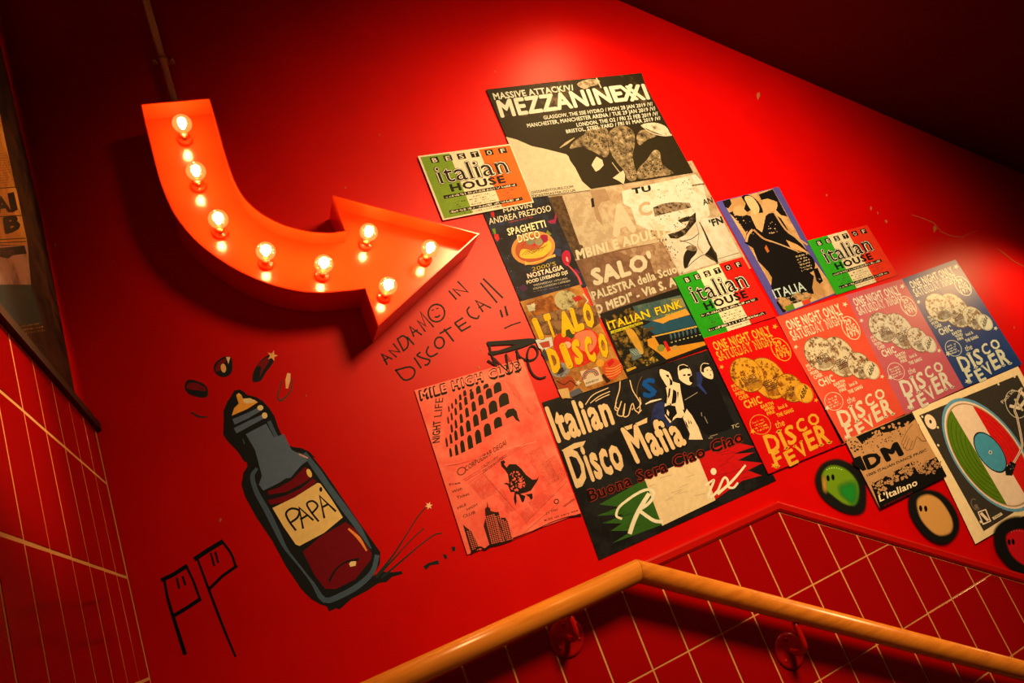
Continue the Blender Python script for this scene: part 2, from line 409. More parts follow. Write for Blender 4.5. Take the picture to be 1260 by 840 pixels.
def bracket(x, z, zr):
    c = Vector((x, -0.009, z)); 
    b_ = lathe(c, (0, -1, 0), [(0, .044), (.003, .0445), (.006, .042), (.008, .036), (.009, .001)], 32).build('wall_rose', M_TRIM, rail)
    pth = catmull([(x, -.012, z), (x, -.045, z - .004), (x, -.072, z + .006), (x, -RH, z + .028), (x, -RH, zr - .001)], 5)
    MB().tube([Vector(q) for q in pth], 0.0075, 12).build('arm', M_TRIM, b_)
    for a in (90, 210, 330):
        q = c + Vector((.030 * math.cos(math.radians(a)), -.0075, .030 * math.sin(math.radians(a))))
        lathe(q, (0, -1, 0), [(0, .0045), (.0018, .0042), (.0026, .002), (.0027, .0001)], 10).build('screw', M_TRIM, b_)
bracket(0.607, -0.266, kz - RR)
bracket(1.167, -0.528, kz - 0.657 * (1.167 - kx) - RR * 1.15)
bracket(2.35, -0.528 - .657 * (2.35 - 1.167), kz - 0.657 * (2.35 - kx) - RR * 1.15)
# ceiling lamps (just out of frame) -------------------------------------
for k, (lx, ly, lz) in enumerate([s_[0] for s_ in SPOTS]):
    zc = ceil_z(lx)
    lp = thing('ceiling_spotlight', ['small black ceiling lamp above the top of the poster collage', 'small black ceiling lamp over the foot of the stairs', 'small black ceiling lamp in the middle of the stairwell', 'small black ceiling lamp facing the left wall'][k], 'lamp', (lx, ly, zc))
    lz2 = lz + 0.075
    MB().tube([(lx, ly, lz2), (lx, ly, zc + .005)], .008, 10).build('stem', M_BLACKMETAL, lp)
    lathe((lx, ly, lz2 + .004), (0, 0, -1), [(0, .012), (.004, .03), (.02, .034), (.021, .030), (.012, .026), (.010, .001)], 20).build('shade', M_BLACKMETAL, lp)

# ------------------------------------------------------------------ flat print engine
from mathutils.geometry import tessellate_polygon
_k = (0, 0, 1)
def K(x, y, s):
    global _k; _k = (x, y, s)
def k2(p): return (_k[0] + p[0] / _k[2], _k[1] + p[1] / _k[2])
PRINTS = []
class Sheet:
    """one poster (or one painted figure): paper slab plus printed parts laid on it"""
    def __init__(s, name, label, cat, corners, paper, level, group=None, surf=wall, thick=0.0004, paper_name='paper'):
        s.surf = surf; s.nrm = Vector((0, -1, 0)) if surf is wall else Vector((1, 0, 0)); s.h0 = 0.0007 + level * 0.0012; s.parts = {}; s.cnt = 0; s.gloss = 0.5
        pts = [k2(c) for c in corners]; cx = sum(p[0] for p in pts) / len(pts); cy = sum(p[1] for p in pts) / len(pts)
        s.loc = surf(cx, cy, s.h0); s.root = thing(name, label, cat, s.loc, group)
        if paper is not None:
            pts2 = []
            for i in range(len(pts)):
                a, b = pts[i], pts[(i + 1) % len(pts)]
                pts2.append(a)
            n = len(pts2); back = 0.0002
            v = [surf(x, y, s.h0) for x, y in pts2] + [surf(x, y, s.h0 - thick) for x, y in pts2]
            mt = paper if not isinstance(paper, tuple) else ink(paper)
            obj(paper_name, v, [tuple(range(n)), tuple(range(2 * n - 1, n - 1, -1))] + [(i, i + n, (i + 1) % n + n, (i + 1) % n) for i in range(n)], mt, s.root)
        PRINTS.append(s)
    def _p(s, part):
        if part not in s.parts: s.parts[part] = dict(v=[], f=[], m=[], mats=[])
        return s.parts[part]
    def add(s, part, pts, faces, mat, L):
        s.cnt += 1
        P = s._p(part); n = len(P['v']); h = s.h0 + 0.00009 * L + 0.000003 * (s.cnt % 29)
        if isinstance(mat, tuple): mat = ink(mat, s.gloss)
        if mat not in P['mats']: P['mats'].append(mat)
        mi = P['mats'].index(mat)
        P['v'] += [s.surf(x, y, h) for x, y in pts]
        P['f'] += [tuple(i + n for i in f_) for f_ in faces]; P['m'] += [mi] * len(faces)
    def poly(s, part, pts, mat, L=1, smooth=0):
        if smooth: pts = catmull(pts, smooth, True)
        q = [k2(p) for p in pts]
        tr = tessellate_polygon([[Vector((x, y, 0)) for x, y in q]])
        s.add(part, q, tr, mat, L)
    def ell(s, part, c, a, b, mat, L=1, n=28):
        s.poly(part, [(c[0] + a[0] * math.cos(t) + b[0] * math.sin(t), c[1] + a[1] * math.cos(t) + b[1] * math.sin(t)) for t in [2 * math.pi * i / n for i in range(n)]], mat, L)
    def ring(s, part, c, a, b, w, mat, L=1, n=32, t0=0, t1=2 * math.pi):
        s.line(part, [(c[0] + a[0] * math.cos(t) + b[0] * math.sin(t), c[1] + a[1] * math.cos(t) + b[1] * math.sin(t)) for t in [t0 + (t1 - t0) * i / n for i in range(n + 1)]], w, mat, L)
    def line(s, part, pts, wd, mat, L=1, smooth=0, dabs=False):
        if smooth: pts = catmull(pts, smooth)
        n = len(pts); V = []; F = []
        ws = wd if isinstance(wd, (list, tuple)) else [wd, wd]
        for i, p in enumerate(pts):
            p = Vector(p); a = Vector(pts[max(i - 1, 0)]); b = Vector(pts[min(i + 1, n - 1)])
            t = i / max(1, n - 1) * (len(ws) - 1); j = min(int(t), len(ws) - 2); w_ = (ws[j] * (1 - (t - j)) + ws[j + 1] * (t - j)) / 2
            d1 = (p - a).normalized() if i else (b - p).normalized(); d2 = (b - p).normalized() if i < n - 1 else d1
            d = d1 + d2; d = d.normalized() if d.length > .3 else d1
            k = min(1.6, 1 / max(.5, d.dot(d1)))
            nn = Vector((-d.y, d.x)) * w_ * k
            if i == 0: p = p - d * w_ * .5
            if i == n - 1: p = p + d * w_ * .5
            V += [tuple(p + nn), tuple(p - nn)]
        F = [(2 * i, 2 * i + 1, 2 * i + 3, 2 * i + 2) for i in range(n - 1)]
        s.add(part, [k2(p) for p in V], F, mat, L)
    def text(s, part, txt, a, b, up, mat, L=2, bold=0.0, slab=0.0, up2=None, arch=0.0, ital=0.0, arch2=None, lc=False):
        part = part.split('#')[0] + '#' + txt
        """baseline from a to b, cap height vector up (up2 at the end)"""
        ex = bold * .82; sp = 1.0 + bold * 1.5 + slab
        V, F = glyphs(txt, 0, 0, sp); base_n = len(V)
        if ex > .004:
            V0, F0 = V, F; V = list(V0); F = list(F0)
            for i in range(8):
                dx, dy = ex * math.cos(i * math.pi / 4), ex * math.sin(i * math.pi / 4) / .75; n = len(V)
                V += [(x + dx, y + dy) for x, y in V0]; F += [tuple(k + n for k in f_) for f_ in F0]
        nb_ = len(V) // base_n
        if slab:
            V1, F1 = glyphs(txt, 0, slab, sp); k_ = len(V) - 0; V = list(V) + [tuple(p) for p in V1[base_n:]]; F = list(F) + [tuple(i - base_n + k_ for i in f_) for f_ in F1 if f_[0] >= base_n]
        x0 = min(p[0] for p in V); x1 = max(p[0] for p in V)
        a = Vector(a); b = Vector(b); u1 = Vector(up); u2 = Vector(up2 or up); q = []
        if arch2 is None: arch2 = arch
        for x, y in V:
            t = (x - x0) / (x1 - x0); u = u1.lerp(u2, t); base = a.lerp(b, t)
            ar = arch * (1 - y) + arch2 * y
            p = base + u * y + u.normalized() * ar * math.sin(t * math.pi) + (b - a).normalized() * ital * y * u.length
            q.append(k2(p))
        s.add(part, q, F, mat, L)
        if nb_ > 1:
            P = s.parts[part]; n = len(P['v']) - len(q)
            for c in range(1, nb_):
                for i in range(base_n): P['v'][n + c * base_n + i] += s.nrm * (-0.0000015 * c)
    def tiny(s, part, a, b, h, mat, L=2, dens=0.75, seed=0):
        """a line of lettering too small to read: rows of letter-sized marks"""
        rnd = random.Random(seed + int(a[0] * 7 + a[1])); a = Vector(a); b = Vector(b); h = Vector(h); Ln = (b - a).length; d = (b - a) / Ln
        x = 0; hw = h.length * .55; V = []; F = []
        while x < Ln - hw:
            if rnd.random() < dens:
                y0 = rnd.choice([0, 0, 0, .45, .1]); y1 = rnd.choice([1, 1, .7, .55]); w_ = hw * rnd.uniform(.3, .8)
                if y1 <= y0: y1 = y0 + .5
                p = a + d * x; n = len(V)
                V += [tuple(p + h * y0), tuple(p + d * w_ + h * y0), tuple(p + d * w_ + h * y1), tuple(p + h * y1)]; F.append((n, n + 1, n + 2, n + 3))
            x += hw * rnd.uniform(.8, 1.15)
        if V: s.add('small_print', [k2(p) for p in V], F, mat, L)
    def star(s, part, c, r, mat, L=2, n=5):
        s.poly(part, [(c[0] + (r if i % 2 == 0 else r * .42) * math.sin(i * math.pi / n + .3), c[1] - (r if i % 2 == 0 else r * .42) * math.cos(i * math.pi / n + .3)) for i in range(2 * n)], mat, L)
    def blobs(s, part, pts, r, cnt, mat, L=2, seed=1, jag=.5):
        """ragged little shapes scattered inside a polygon"""
        rnd = random.Random(seed); xs = [p[0] for p in pts]; ys = [p[1] for p in pts]
        def inside(x, y):
            c = False; j = len(pts) - 1
            for i in range(len(pts)):
                if (pts[i][1] > y) != (pts[j][1] > y) and x < (pts[j][0] - pts[i][0]) * (y - pts[i][1]) / (pts[j][1] - pts[i][1]) + pts[i][0]: c = not c
                j = i
            return c
        for _ in range(cnt):
            for _t in range(20):
                x = rnd.uniform(min(xs), max(xs)); y = rnd.uniform(min(ys), max(ys))
                if inside(x, y): break
            rr = r * rnd.uniform(.35, 1.2); n = 7; a0 = rnd.random() * 6
            q = [(x + rr * rnd.uniform(1 - jag, 1) * math.cos(a0 + 2 * math.pi * i / n), y + rr * rnd.uniform(1 - jag, 1) * math.sin(a0 + 2 * math.pi * i / n)) for i in range(n)]
            s.add('speckles', [k2(p) for p in q], [tuple(range(n))], mat, L)
    def build(s):
        for nm, P in s.parts.items():
            o = obj(nm.split('#')[0], P['v'], P['f'], P['mats'], s.root, fm=P['m'])
            if nm in ('small_print', 'speckles'): o['kind'] = 'stuff'
_g = {}
def glyphs(txt, bold, slab, lc=False):
    key = (txt, bold, slab, lc)
    if key in _g: return _g[key]
    cu = bpy.data.curves.new('t', 'FONT'); cu.body = txt; cu.size = 1.0; cu.resolution_u = 2; cu.offset = bold; cu.fill_mode = 'FRONT'
    cu.space_character = lc or 1.0
    o = bpy.data.objects.new('t', cu); me = o.to_mesh()
    cap = 0.729 + bold
    V = [(p.co.x, (p.co.y + bold) / (cap + bold)) for p in me.vertices]; F = [tuple(p.vertices) for p in me.polygons]
    if slab:                                 # slab serifs on the flat ends of the stems
        cnt = {}
        for f_ in F:
            for i in range(len(f_)):
                e = tuple(sorted((f_[i], f_[(i + 1) % len(f_)]))); cnt[e] = cnt.get(e, 0) + 1
        th_ = slab * .62; mid = sum(0.0 for _ in V)
        nb = {}
        for (i, j), c in cnt.items():
            if c == 1: nb.setdefault(i, []).append(j); nb.setdefault(j, []).append(i)
        own = {}
        for f_ in F:
            for q_ in range(len(f_)): own[tuple(sorted((f_[q_], f_[(q_ + 1) % len(f_)])))] = f_
        def cap_end(i, j):
            y = V[i][1]; cy = sum(V[k][1] for k in own[(i, j)]) / len(own[(i, j)])
            a = [V[k][1] - y for k in nb.get(i, []) if k != j]; b = [V[k][1] - y for k in nb.get(j, []) if k != i]
            if not a or not b: return False
            return (cy > y and min(a) > .05 and min(b) > .05) or (cy < y and max(a) < -.05 and max(b) < -.05)
        def steep(i, j):
            for k in nb.get(i, []):
                if k != j and abs(V[k][1] - V[i][1]) * .74 < abs(V[k][0] - V[i][0]) * 1.2: return False
            return True
        for (i, j), c in list(cnt.items()):
            if c > 1 or not cap_end(i, j) or not steep(i, j) or not steep(j, i): continue
            (xa, ya), (xb, yb) = V[i], V[j]
            if abs(ya - yb) > 0.01 or abs(xa - xb) < .04 or abs(xa - xb) > 0.32: continue
            x_0, x_1 = min(xa, xb), max(xa, xb)
            up_ = sum(V[k][1] for k in own[(i, j)]) / len(own[(i, j)]) < ya
            n = len(V); ex = slab
            if up_: V += [(x_0 - ex, ya - th_), (x_1 + ex, ya - th_), (x_1 + ex, ya), (x_0 - ex, ya)]
            else: V += [(x_0 - ex, ya), (x_1 + ex, ya), (x_1 + ex, ya + th_), (x_0 - ex, ya + th_)]
            F.append((n, n + 1, n + 2, n + 3))
    o.to_mesh_clear(); bpy.data.objects.remove(o); bpy.data.curves.remove(cu)
    _g[key] = (V, F); return V, F

# ------------------------------------------------------------------ the posters
CREAM, BLACK, INK = (244, 196, 136), (24, 20, 14), (38, 30, 16)
# concert poster ------------------------------------------------------------
GAIN = 0.62
K(0, 0, 1)
s = Sheet('concert_poster', 'dark brown concert poster with a huge cream headline, at the top of the collage', 'poster', [(598, 110), (786, 90), (853, 212), (655, 243)], (52, 37, 17), 3)
K(590, 80, 4.667)
br = mottle((52, 37, 17), (150, 104, 58), 34, .5, .66); gr = mottle((60, 42, 22), (190, 140, 85), 60, .36, .60, (236, 190, 135))
P = 'picture'
s.poly(P, [(40, 140), (430, 95), (930, 45), (966, 150), (1016, 245), (760, 300), (400, 300), (105, 290)], mottle((52, 37, 17), (120, 84, 46), 14, .52, .7), 1)
s.poly(P, [(560, 110), (600, 88), (650, 80), (690, 90), (680, 112), (640, 122), (600, 138)], mottle((150, 104, 58), (215, 165, 110), 60), 2, 3)
s.line(P, [(672, 76), (698, 130)], 7, (236, 190, 135), 2)
s.poly(P, [(395, 135), (440, 120), (480, 170), (470, 230), (420, 225), (385, 190)], mottle((52, 37, 17), (150, 100, 60), 60, .4, .65), 2, 3)
s.poly('lower_sheet', [(152, 412), (215, 428), (300, 465), (380, 482), (450, 500), (498, 512), (512, 525), (520, 548), (550, 590), (575, 640), (590, 668), (645, 716), (305, 761)], CREAM, 1)
s.poly(P, [(520, 480), (540, 440), (600, 400), (620, 370), (700, 352), (738, 380), (736, 450), (745, 500), (718, 530), (640, 490), (580, 470)], gr, 2, 3)
s.poly(P, [(745, 385), (790, 352), (840, 350), (885, 385), (892, 450), (880, 520), (890, 580), (905, 640), (880, 668), (845, 650), (832, 610), (790, 560), (755, 505), (740, 440)], gr, 2, 3)
s.poly(P, [(905, 400), (935, 372), (1000, 378), (1018, 405), (960, 430), (925, 460), (905, 440)], gr, 2, 3)
s.poly(P, [(915, 590), (960, 545), (1000, 490), (1035, 500), (1050, 570), (1115, 622), (1010, 642), (920, 655), (905, 620)], gr, 2, 3)
s.poly(P, [(925, 345), (1000, 330), (1066, 350), (1094, 390), (1098, 404), (1050, 400), (985, 375)], mottle((120, 84, 46), (244, 200, 145), 40, .3, .5), 2, 3)
s.line(P, [(930, 350), (985, 388), (1056, 405), (1102, 401)], [3, 9], (236, 190, 135), 3, 4)
s.line(P, [(462, 475), (500, 448), (545, 418)], [4, 14, 4], (215, 165, 105), 3)
s.line(P, [(762, 560), (800, 610), (830, 640)], 5, (215, 165, 105), 3)
s.poly(P, [(672, 525), (705, 545), (713, 575), (690, 600), (668, 612), (643, 575), (655, 550)], CREAM, 3)
s.poly(P, [(765, 648), (800, 622), (826, 604), (836, 630), (834, 660), (828, 684), (800, 665)], CREAM, 3)
s.blobs(P, [(590, 380), (735, 370), (730, 480), (600, 460)], 5, 90, (60, 42, 22), 3, 3)
s.blobs(P, [(750, 380), (880, 380), (890, 560), (770, 520)], 5, 110, (70, 48, 26), 3, 4)
s.blobs(P, [(920, 590), (1035, 510), (1060, 620), (930, 650)], 5, 110, (60, 42, 22), 3, 5)
s.blobs(P, [(850, 560), (890, 560), (900, 640), (860, 650)], 5, 40, (70, 48, 26), 3, 6)
H = 'headline'
s.text(H, 'MASSIVE ATTACK/V/', (85, 199), (547, 143), (-12, -38), (250, 214, 160), 4, .035, up2=(-14, -32))
s.text(H, 'MEZZANINE', (122, 298), (838, 202), (-30, -96), (252, 214, 160), 4, .05, up2=(-36, -88))
s.text(H, 'EX', (775, 210), (915, 195), (-36, -88), (252, 214, 160), 5, .05)
s.text(H, 'XI', (865, 205), (980, 192), (-34, -86), (252, 214, 160), 4, .05)
T = 'tour_dates'
c = (250, 214, 160)
s.text(T, 'GLASGOW, THE SSE HYDRO / MON 28 JAN 2019 /V/', (370, 312), (997, 232), (-6, -21), c, 4, .03)
s.text(T, 'MANCHESTER, MANCHESTER ARENA / TUE 29 JAN 2019 /V/', (276, 358), (1013, 259), (-6, -22), c, 4, .03)
s.text(T, 'LONDON, THE O2 / FRI 22 FEB 2019 /V/', (560, 354), (1028, 288), (-6, -22), c, 4, .03)
s.text(T, 'BRISTOL, STEEL YARD / FRI 01 MAR 2019 /V/', (500, 392), (1042, 314), (-6, -21), c, 4, .03)
s.text(T, 'GIGSANDTOURS.COM', (300, 738), (540, 704), (-5, -15), INK, 4, .01)
s.text(T, 'TICKETMASTER.CO.UK', (304, 760), (556, 724), (-5, -15), INK, 4, .01)

# the three small italian house posters ---------------------------------------
GAIN = .88
def italian_house(label, tl, tr, brr, bl, green, red, level, border):
    K(0, 0, 1)
    s = Sheet('club_night_poster', label, 'poster', [tl, tr, brr, bl], CREAM, level, 'small green white and red club night posters')
    def U(u, v):                             # 0..1 on the sheet
        a = Vector(tl).lerp(Vector(tr), u); b = Vector(bl).lerp(Vector(brr), u); return tuple(a.lerp(b, v))
    e = .022 if border else 0.0
    f = 'flag'
    for u0, u1, c in ((e, .335, green), (.655, 1 - e * .5, red)):
        s.poly(f, [U(u0, e), U(u1, e), U(u1, 1 - e), U(u0, 1 - e)], c, 1)
    def up(u, v, h): a = Vector(U(u, v)); b = Vector(U(u, v - h)); return tuple(b - a)
    for i, ch in enumerate('BESTOF'):
        u = .115 + i * .145 + (0.01 if i > 3 else 0)
        s.poly('lettering', [U(u, .045), U(u + .085, .045), U(u + .085, .135), U(u, .135)], BLACK, 2)
        s.text('lettering', ch, U(u + .018, .125), U(u + .068, .125), up(u, .125, .068), CREAM, 3, .02, .05)
    for bo, c, L in ((.062, BLACK, 3), (.036, (250, 205, 150), 4), (-.004, BLACK, 5)):
        s.text('title', 'italian', U(.115 - bo * .15, .455), U(.885 + bo * .15, .455), up(.5, .455, .285), c, L, bo, .07 if bo > 0 else .05)
    s.text('title', 'HOUSE', U(.20, .60), U(.80, .60), up(.5, .6, .115), BLACK, 3, .05, .07)
    def bar(v, u0, u1, t):
        s.poly('lettering', [U(u0, v), U(u1, v), U(u1, v + .052), U(u0, v + .052)], BLACK, 2)
        s.tiny('lettering', U(u0 + .012, v + .042), U(u1 - .01, v + .042), up(.5, v, .032), (235, 190, 130), 3, .85, t)
    bar(.640, .10, .90, 1); bar(.875, .10, .90, 2)
    for j in range(4):
        v = .742 + j * .038
        for u0, u1 in ((.14, .32), (.36, .64), (.68, .86)):
            d = .05 if (j + int(u0 * 10)) % 2 else 0
            s.tiny('lettering', U(u0 + d, v), U(u1 - d, v), up(.5, v, .02), (70, 55, 35), 2, .6, j)
            if u0 == .36: s.ell('lettering', U(u0 + d, v - .01), (.7, 0), (0, .7), BLACK, 3, 8)
    s.tiny('lettering', U(.2, .965), U(.8, .965), up(.5, .9, .02), (70, 55, 35), 2, .6, 9)
    return s
italian_house('small green, white and orange poster overlapping the left edge of the concert poster', (514, 192), (628, 177), (657, 249), (545, 271), (128, 138, 30), (255, 92, 20), 5, True)
italian_house('small green, white and red poster right of the yellow sunset beach poster', (828.7, 341.3), (913.7, 315.9), (955, 389), (866, 416.7), (38, 138, 14), (240, 26, 14), 4, False)
italian_house('small green, white and red poster above the pink mirror ball poster', (993.4, 296), (1067, 276.7), (1104.7, 338.4), (1028.8, 362.7), (52, 150, 22), (244, 50, 22), 2, False)

# spaghetti night poster ---------------------------------------------------------
GAIN = 0.95
K(0, 0, 1)
s = Sheet('dinner_club_poster', 'black poster with a bowl of pasta and a magenta spoon', 'poster', [(591, 254), (674, 241), (722, 352), (641, 372)], mottle((14, 14, 16), (34, 40, 48), 18, .45, .65), 2)
K(600, 250, 7.633)
for q, c in (([(25, 85), (60, 78), (64, 130), (40, 130)], (190, 20, 20)), ([(60, 290), (100, 290), (112, 335), (90, 360), (66, 330)], (215, 24, 24)), ([(40, 240), (70, 235), (80, 285), (60, 290)], (110, 120, 20)), ([(290, 790), (340, 760), (380, 800), (330, 830)], (70, 20, 50)), ([(560, 170), (625, 150), (640, 80), (648, 130), (636, 190), (590, 190)], (150, 20, 50)), ([(560, 250), (600, 290), (570, 310), (550, 280)], (120, 110, 30)), ([(820, 610), (870, 650), (850, 665), (815, 640)], (110, 15, 60)), ([(100, 150), (160, 170), (150, 210), (100, 200)], (34, 40, 60)), ([(620, 420), (690, 430), (690, 500), (640, 490)], (38, 44, 66))): s.poly('picture', q, c, 1)
s.ell('bowl', (428, 420), (205, -10), (-12, 158), (214, 120, 44), 2)
s.ell('bowl', (428, 425), (168, -8), (-10, 128), (176, 70, 30), 3)
s.poly('bowl', [(300, 480), (330, 430), (420, 440), (500, 410), (560, 350), (600, 380), (590, 440), (520, 500), (400, 520), (320, 510)], (232, 160, 40), 4, 4)
for i in range(7):
    s.line('bowl', [(320 + i * 30, 490 - i * 6), (370 + i * 26, 445 - i * 5), (420 + i * 22, 470 - i * 12), (450 + i * 18, 440 - i * 10)], 4, (96, 44, 10), 5, 3)
s.poly('bowl', [(315, 430), (350, 360), (420, 400), (520, 380), (540, 330), (470, 340), (380, 340)], (196, 24, 24), 4, 3)
s.poly('bowl', [(350, 540), (350, 582), (420, 565), (640, 500), (632, 476), (480, 540), (380, 560)], (226, 156, 60), 5)
s.ell('bowl', (400, 355), (42, 0), (0, 36), (128, 110, 70), 5); s.ell('bowl', (480, 362), (38, 0), (0, 34), (140, 118, 70), 5)
s.poly('bowl', [(500, 300), (560, 300), (560, 360), (520, 360)], (150, 12, 40), 5, 3)
s.poly('spoon', [(700, 475), (735, 442), (770, 460), (782, 520), (765, 570), (740, 588), (712, 560), (698, 520)], (178, 12, 40), 2, 4)
s.line('spoon', [(748, 575), (800, 625), (850, 690), (878, 760)], [10, 16, 22], (214, 60, 50), 2, 3)
s.poly('spoon', [(735, 500), (752, 510), (760, 550), (740, 540)], (236, 150, 110), 3)
T = 'lettering'
s.text(T, 'MARVIN', (150, 88), (418, 36), (-8, -38), CREAM, 6, .01)
s.text(T, 'ANDREA PREZIOSO', (18, 200), (600, 72), (-14, -60), CREAM, 6, 0)
s.text(T, 'SPECIAL GUEST DJS', (200, 186), (425, 135), (-3, -14), (200, 60, 50), 6, 0)
for bo, c, L in ((.07, (60, 20, 16), 6), (.03, (250, 202, 130), 7)):
    s.text(T, 'SPAGHETTI', (195, 302), (552, 220), (-20, -66), c, L, bo)
    s.text(T, 'DISCO', (290, 368), (498, 322), (-18, -72), c, L, bo)
s.text(T, "2000'S", (420, 638), (645, 582), (-8, -38), (190, 140, 30), 6, 0)
for bo, c, L in ((.06, (196, 40, 24), 6), (.02, (250, 208, 150), 7)):
    s.text(T, 'NOSTALGIA', (380, 705), (716, 620), (-14, -44), c, L, bo)
s.text(T, 'FOOD LIVEBAND DJS', (370, 758), (756, 660), (-8, -32), CREAM, 6, .03)
s.text(T, 'WEDNESDAY 13TH JAN', (430, 780), (748, 712), (-3, -18), (200, 160, 110), 6, .01)
s.text(T, 'ICILMA LONDON CAMDEN', (430, 812), (775, 735), (-3, -18), (200, 160, 110), 6, .01)
s.tiny(T, (430, 835), (790, 765), (-3, -8), (150, 110, 80), 6)
s.blobs('picture', [(20, 240), (120, 240), (300, 800), (230, 800)], 4, 8, (200, 190, 160), 2, 8)

# big brown torn poster ------------------------------------------------------------
GAIN = 0.60
K(0, 0, 1)
s = Sheet('torn_poster', 'large torn brown and cream poster below the dark brown concert poster', 'poster', [(669, 229), (851.4, 197.6), (924, 330), (737, 391)], mottle((200, 140, 88), (232, 180, 122), 22, .4, .6), 1)
K(670, 210, 4.42)
P = 'picture'
s.poly(P, [(20, 145), (95, 135), (190, 360), (235, 480), (150, 480)], mottle((72, 42, 18), (118, 76, 40), 60, .4, .6), 1)
s.poly(P, [(95, 135), (250, 105), (420, 340), (250, 420), (190, 400)], mottle((208, 156, 104), (226, 176, 120), 30), 1)
s.poly(P, [(250, 110), (330, 96), (360, 160), (310, 170), (290, 200), (320, 300), (280, 260)], (192, 134, 84), 2)
s.poly(P, [(165, 490), (400, 430), (640, 385), (750, 600), (765, 655), (310, 775), (240, 650)], mottle((132, 80, 46), (156, 98, 60), 30), 1)
s.poly(P, [(400, 440), (640, 385), (680, 470), (720, 545), (600, 560), (560, 450), (500, 480)], mottle((168, 110, 68), (200, 140, 90), 45), 2)
s.poly(P, [(420, 110), (560, 78), (820, 20), (860, 60), (900, 240), (850, 285), (700, 330), (560, 320), (500, 290), (470, 200), (430, 180)], mottle((232, 180, 122), (252, 214, 164), 26, .35, .5), 2)
s.poly(P, [(640, 350), (820, 280), (860, 260), (960, 250), (1070, 465), (940, 500), (740, 560), (690, 470)], mottle((226, 176, 122), (250, 214, 164), 20, .3, .6), 2)
s.poly(P, [(590, 200), (640, 180), (700, 170), (790, 175), (800, 200), (690, 225), (600, 250)], mottle((46, 32, 18), (180, 130, 84), 70, .4, .55), 3)
K(750, 205, 6)
kk = (44, 30, 16)
s.poly(P, [(500, 532), (556, 505), (610, 440), (640, 404), (636, 336), (600, 366), (540, 376), (505, 396), (520, 412), (590, 400), (560, 450), (505, 478), (430, 500), (450, 528)], mottle((44, 30, 16), (150, 104, 64), 60, .5, .64), 3)
s.poly(P, [(545, 700), (550, 650), (580, 604), (640, 590), (642, 636), (602, 680), (574, 742), (552, 748)], kk, 4, 2)
s.poly(P, [(562, 602), (590, 580), (640, 590), (636, 622), (600, 620)], mottle((90, 60, 34), (190, 140, 92), 80, .4, .6), 5, 2)
s.poly(P, [(700, 650), (732, 616), (748, 584), (790, 640), (804, 712), (756, 688)], kk, 4)
s.line(P, [(664, 408), (700, 480), (740, 570), (790, 660)], [5, 14, 12], (70, 46, 24), 4, 4)
s.line(P, [(572, 745), (630, 690), (700, 650), (760, 680), (800, 720)], 5, (120, 82, 50), 4, 4)
s.line(P, [(520, 545), (580, 560), (640, 595)], 6, (150, 106, 68), 4, 4)
s.line(P, [(640, 420), (660, 500), (650, 580), (690, 640)], 4, (176, 128, 86), 4, 4)
s.line(P, [(610, 140), (660, 130), (700, 126)], 8, (120, 84, 52), 4, 2)
K(670, 210, 4.42)
s.line(P, [(740, 385), (800, 370), (840, 340)], 4, (110, 74, 44), 4, 3)
s.blobs(P, [(560, 320), (700, 340), (760, 560), (700, 560), (660, 420)], 5, 60, (110, 70, 40), 4, 7)
s.blobs(P, [(600, 90), (850, 30), (880, 120), (620, 160)], 4, 40, (120, 84, 52), 4, 9)
s.blobs(P, [(610, 240), (820, 200), (800, 290), (640, 340)], 5, 50, (90, 62, 36), 4, 10, .8)
s.line(P, [(940, 480), (1060, 445)], 4, (190, 140, 90), 4)
T = 'lettering'
s.text(T, 'TU', (480, 126), (582, 108), (-8, -30), INK, 5, .06, .04)
s.text(T, 'A', (370, 352), (500, 315), (-30, -150), (240, 190, 134), 4, .09)
s.text(T, 'C', (520, 250), (590, 232), (-20, -70), (222, 164, 108), 4, .05)
s.text(T, 'AN', (865, 188), (918, 172), (-10, -32), (70, 48, 26), 5, .03)
s.text(T, "'FN", (905, 305), (975, 282), (-14, -36), (40, 28, 14), 5, .05)
s.text(T, 'I', (256, 198), (274, 192), (-6, -46), (40, 28, 14), 5, .05, .06)
s.text(T, 'MBINI E ADULTI', (178, 484), (660, 350), (-12, -52), (244, 200, 140), 5, .06)
s.text(T, "SALO'", (268, 622), (598, 522), (-24, -84), (246, 200, 142), 5, .07)
s.text(T, 'PALESTRA della Scuola', (266, 702), (760, 540), (-16, -44), (244, 200, 140), 5, .045)
s.text(T, 'O MEDI" - Via S. A', (280, 780), (720, 620), (-14, -46), (244, 200, 140), 5, .055)

# yellow italian beach poster --------------------------------------------------------
GAIN = 0.82
K(0, 0, 1)
s = Sheet('record_sleeve_poster', 'small yellow and teal poster of a seaside terrace at sunset', 'poster', [(738, 386), (838, 353), (872, 426), (771, 461)], BLACK, 2)
K(740, 360, 7.64)
P = 'picture'
s.poly(P, [(290, 130), (745, 22), (830, 200), (560, 280), (350, 250)], mottle((60, 74, 62), (90, 96, 66), 12), 1)
s.poly(P, [(560, 240), (790, 150), (835, 205), (640, 260), (580, 290), (480, 262)], (226, 140, 40), 2)
s.poly(P, [(650, 60), (760, 50), (790, 130), (700, 150)], (150, 120, 60), 2)
s.poly(P, [(380, 320), (480, 265), (580, 290), (690, 245), (835, 210), (895, 305), (500, 395), (460, 360)], (34, 70, 74), 2)
s.poly(P, [(470, 410), (895, 310), (905, 325), (480, 420)], (220, 150, 50), 3)
s.poly(P, [(500, 415), (905, 325), (960, 430), (700, 500), (560, 500)], (20, 18, 14), 3)
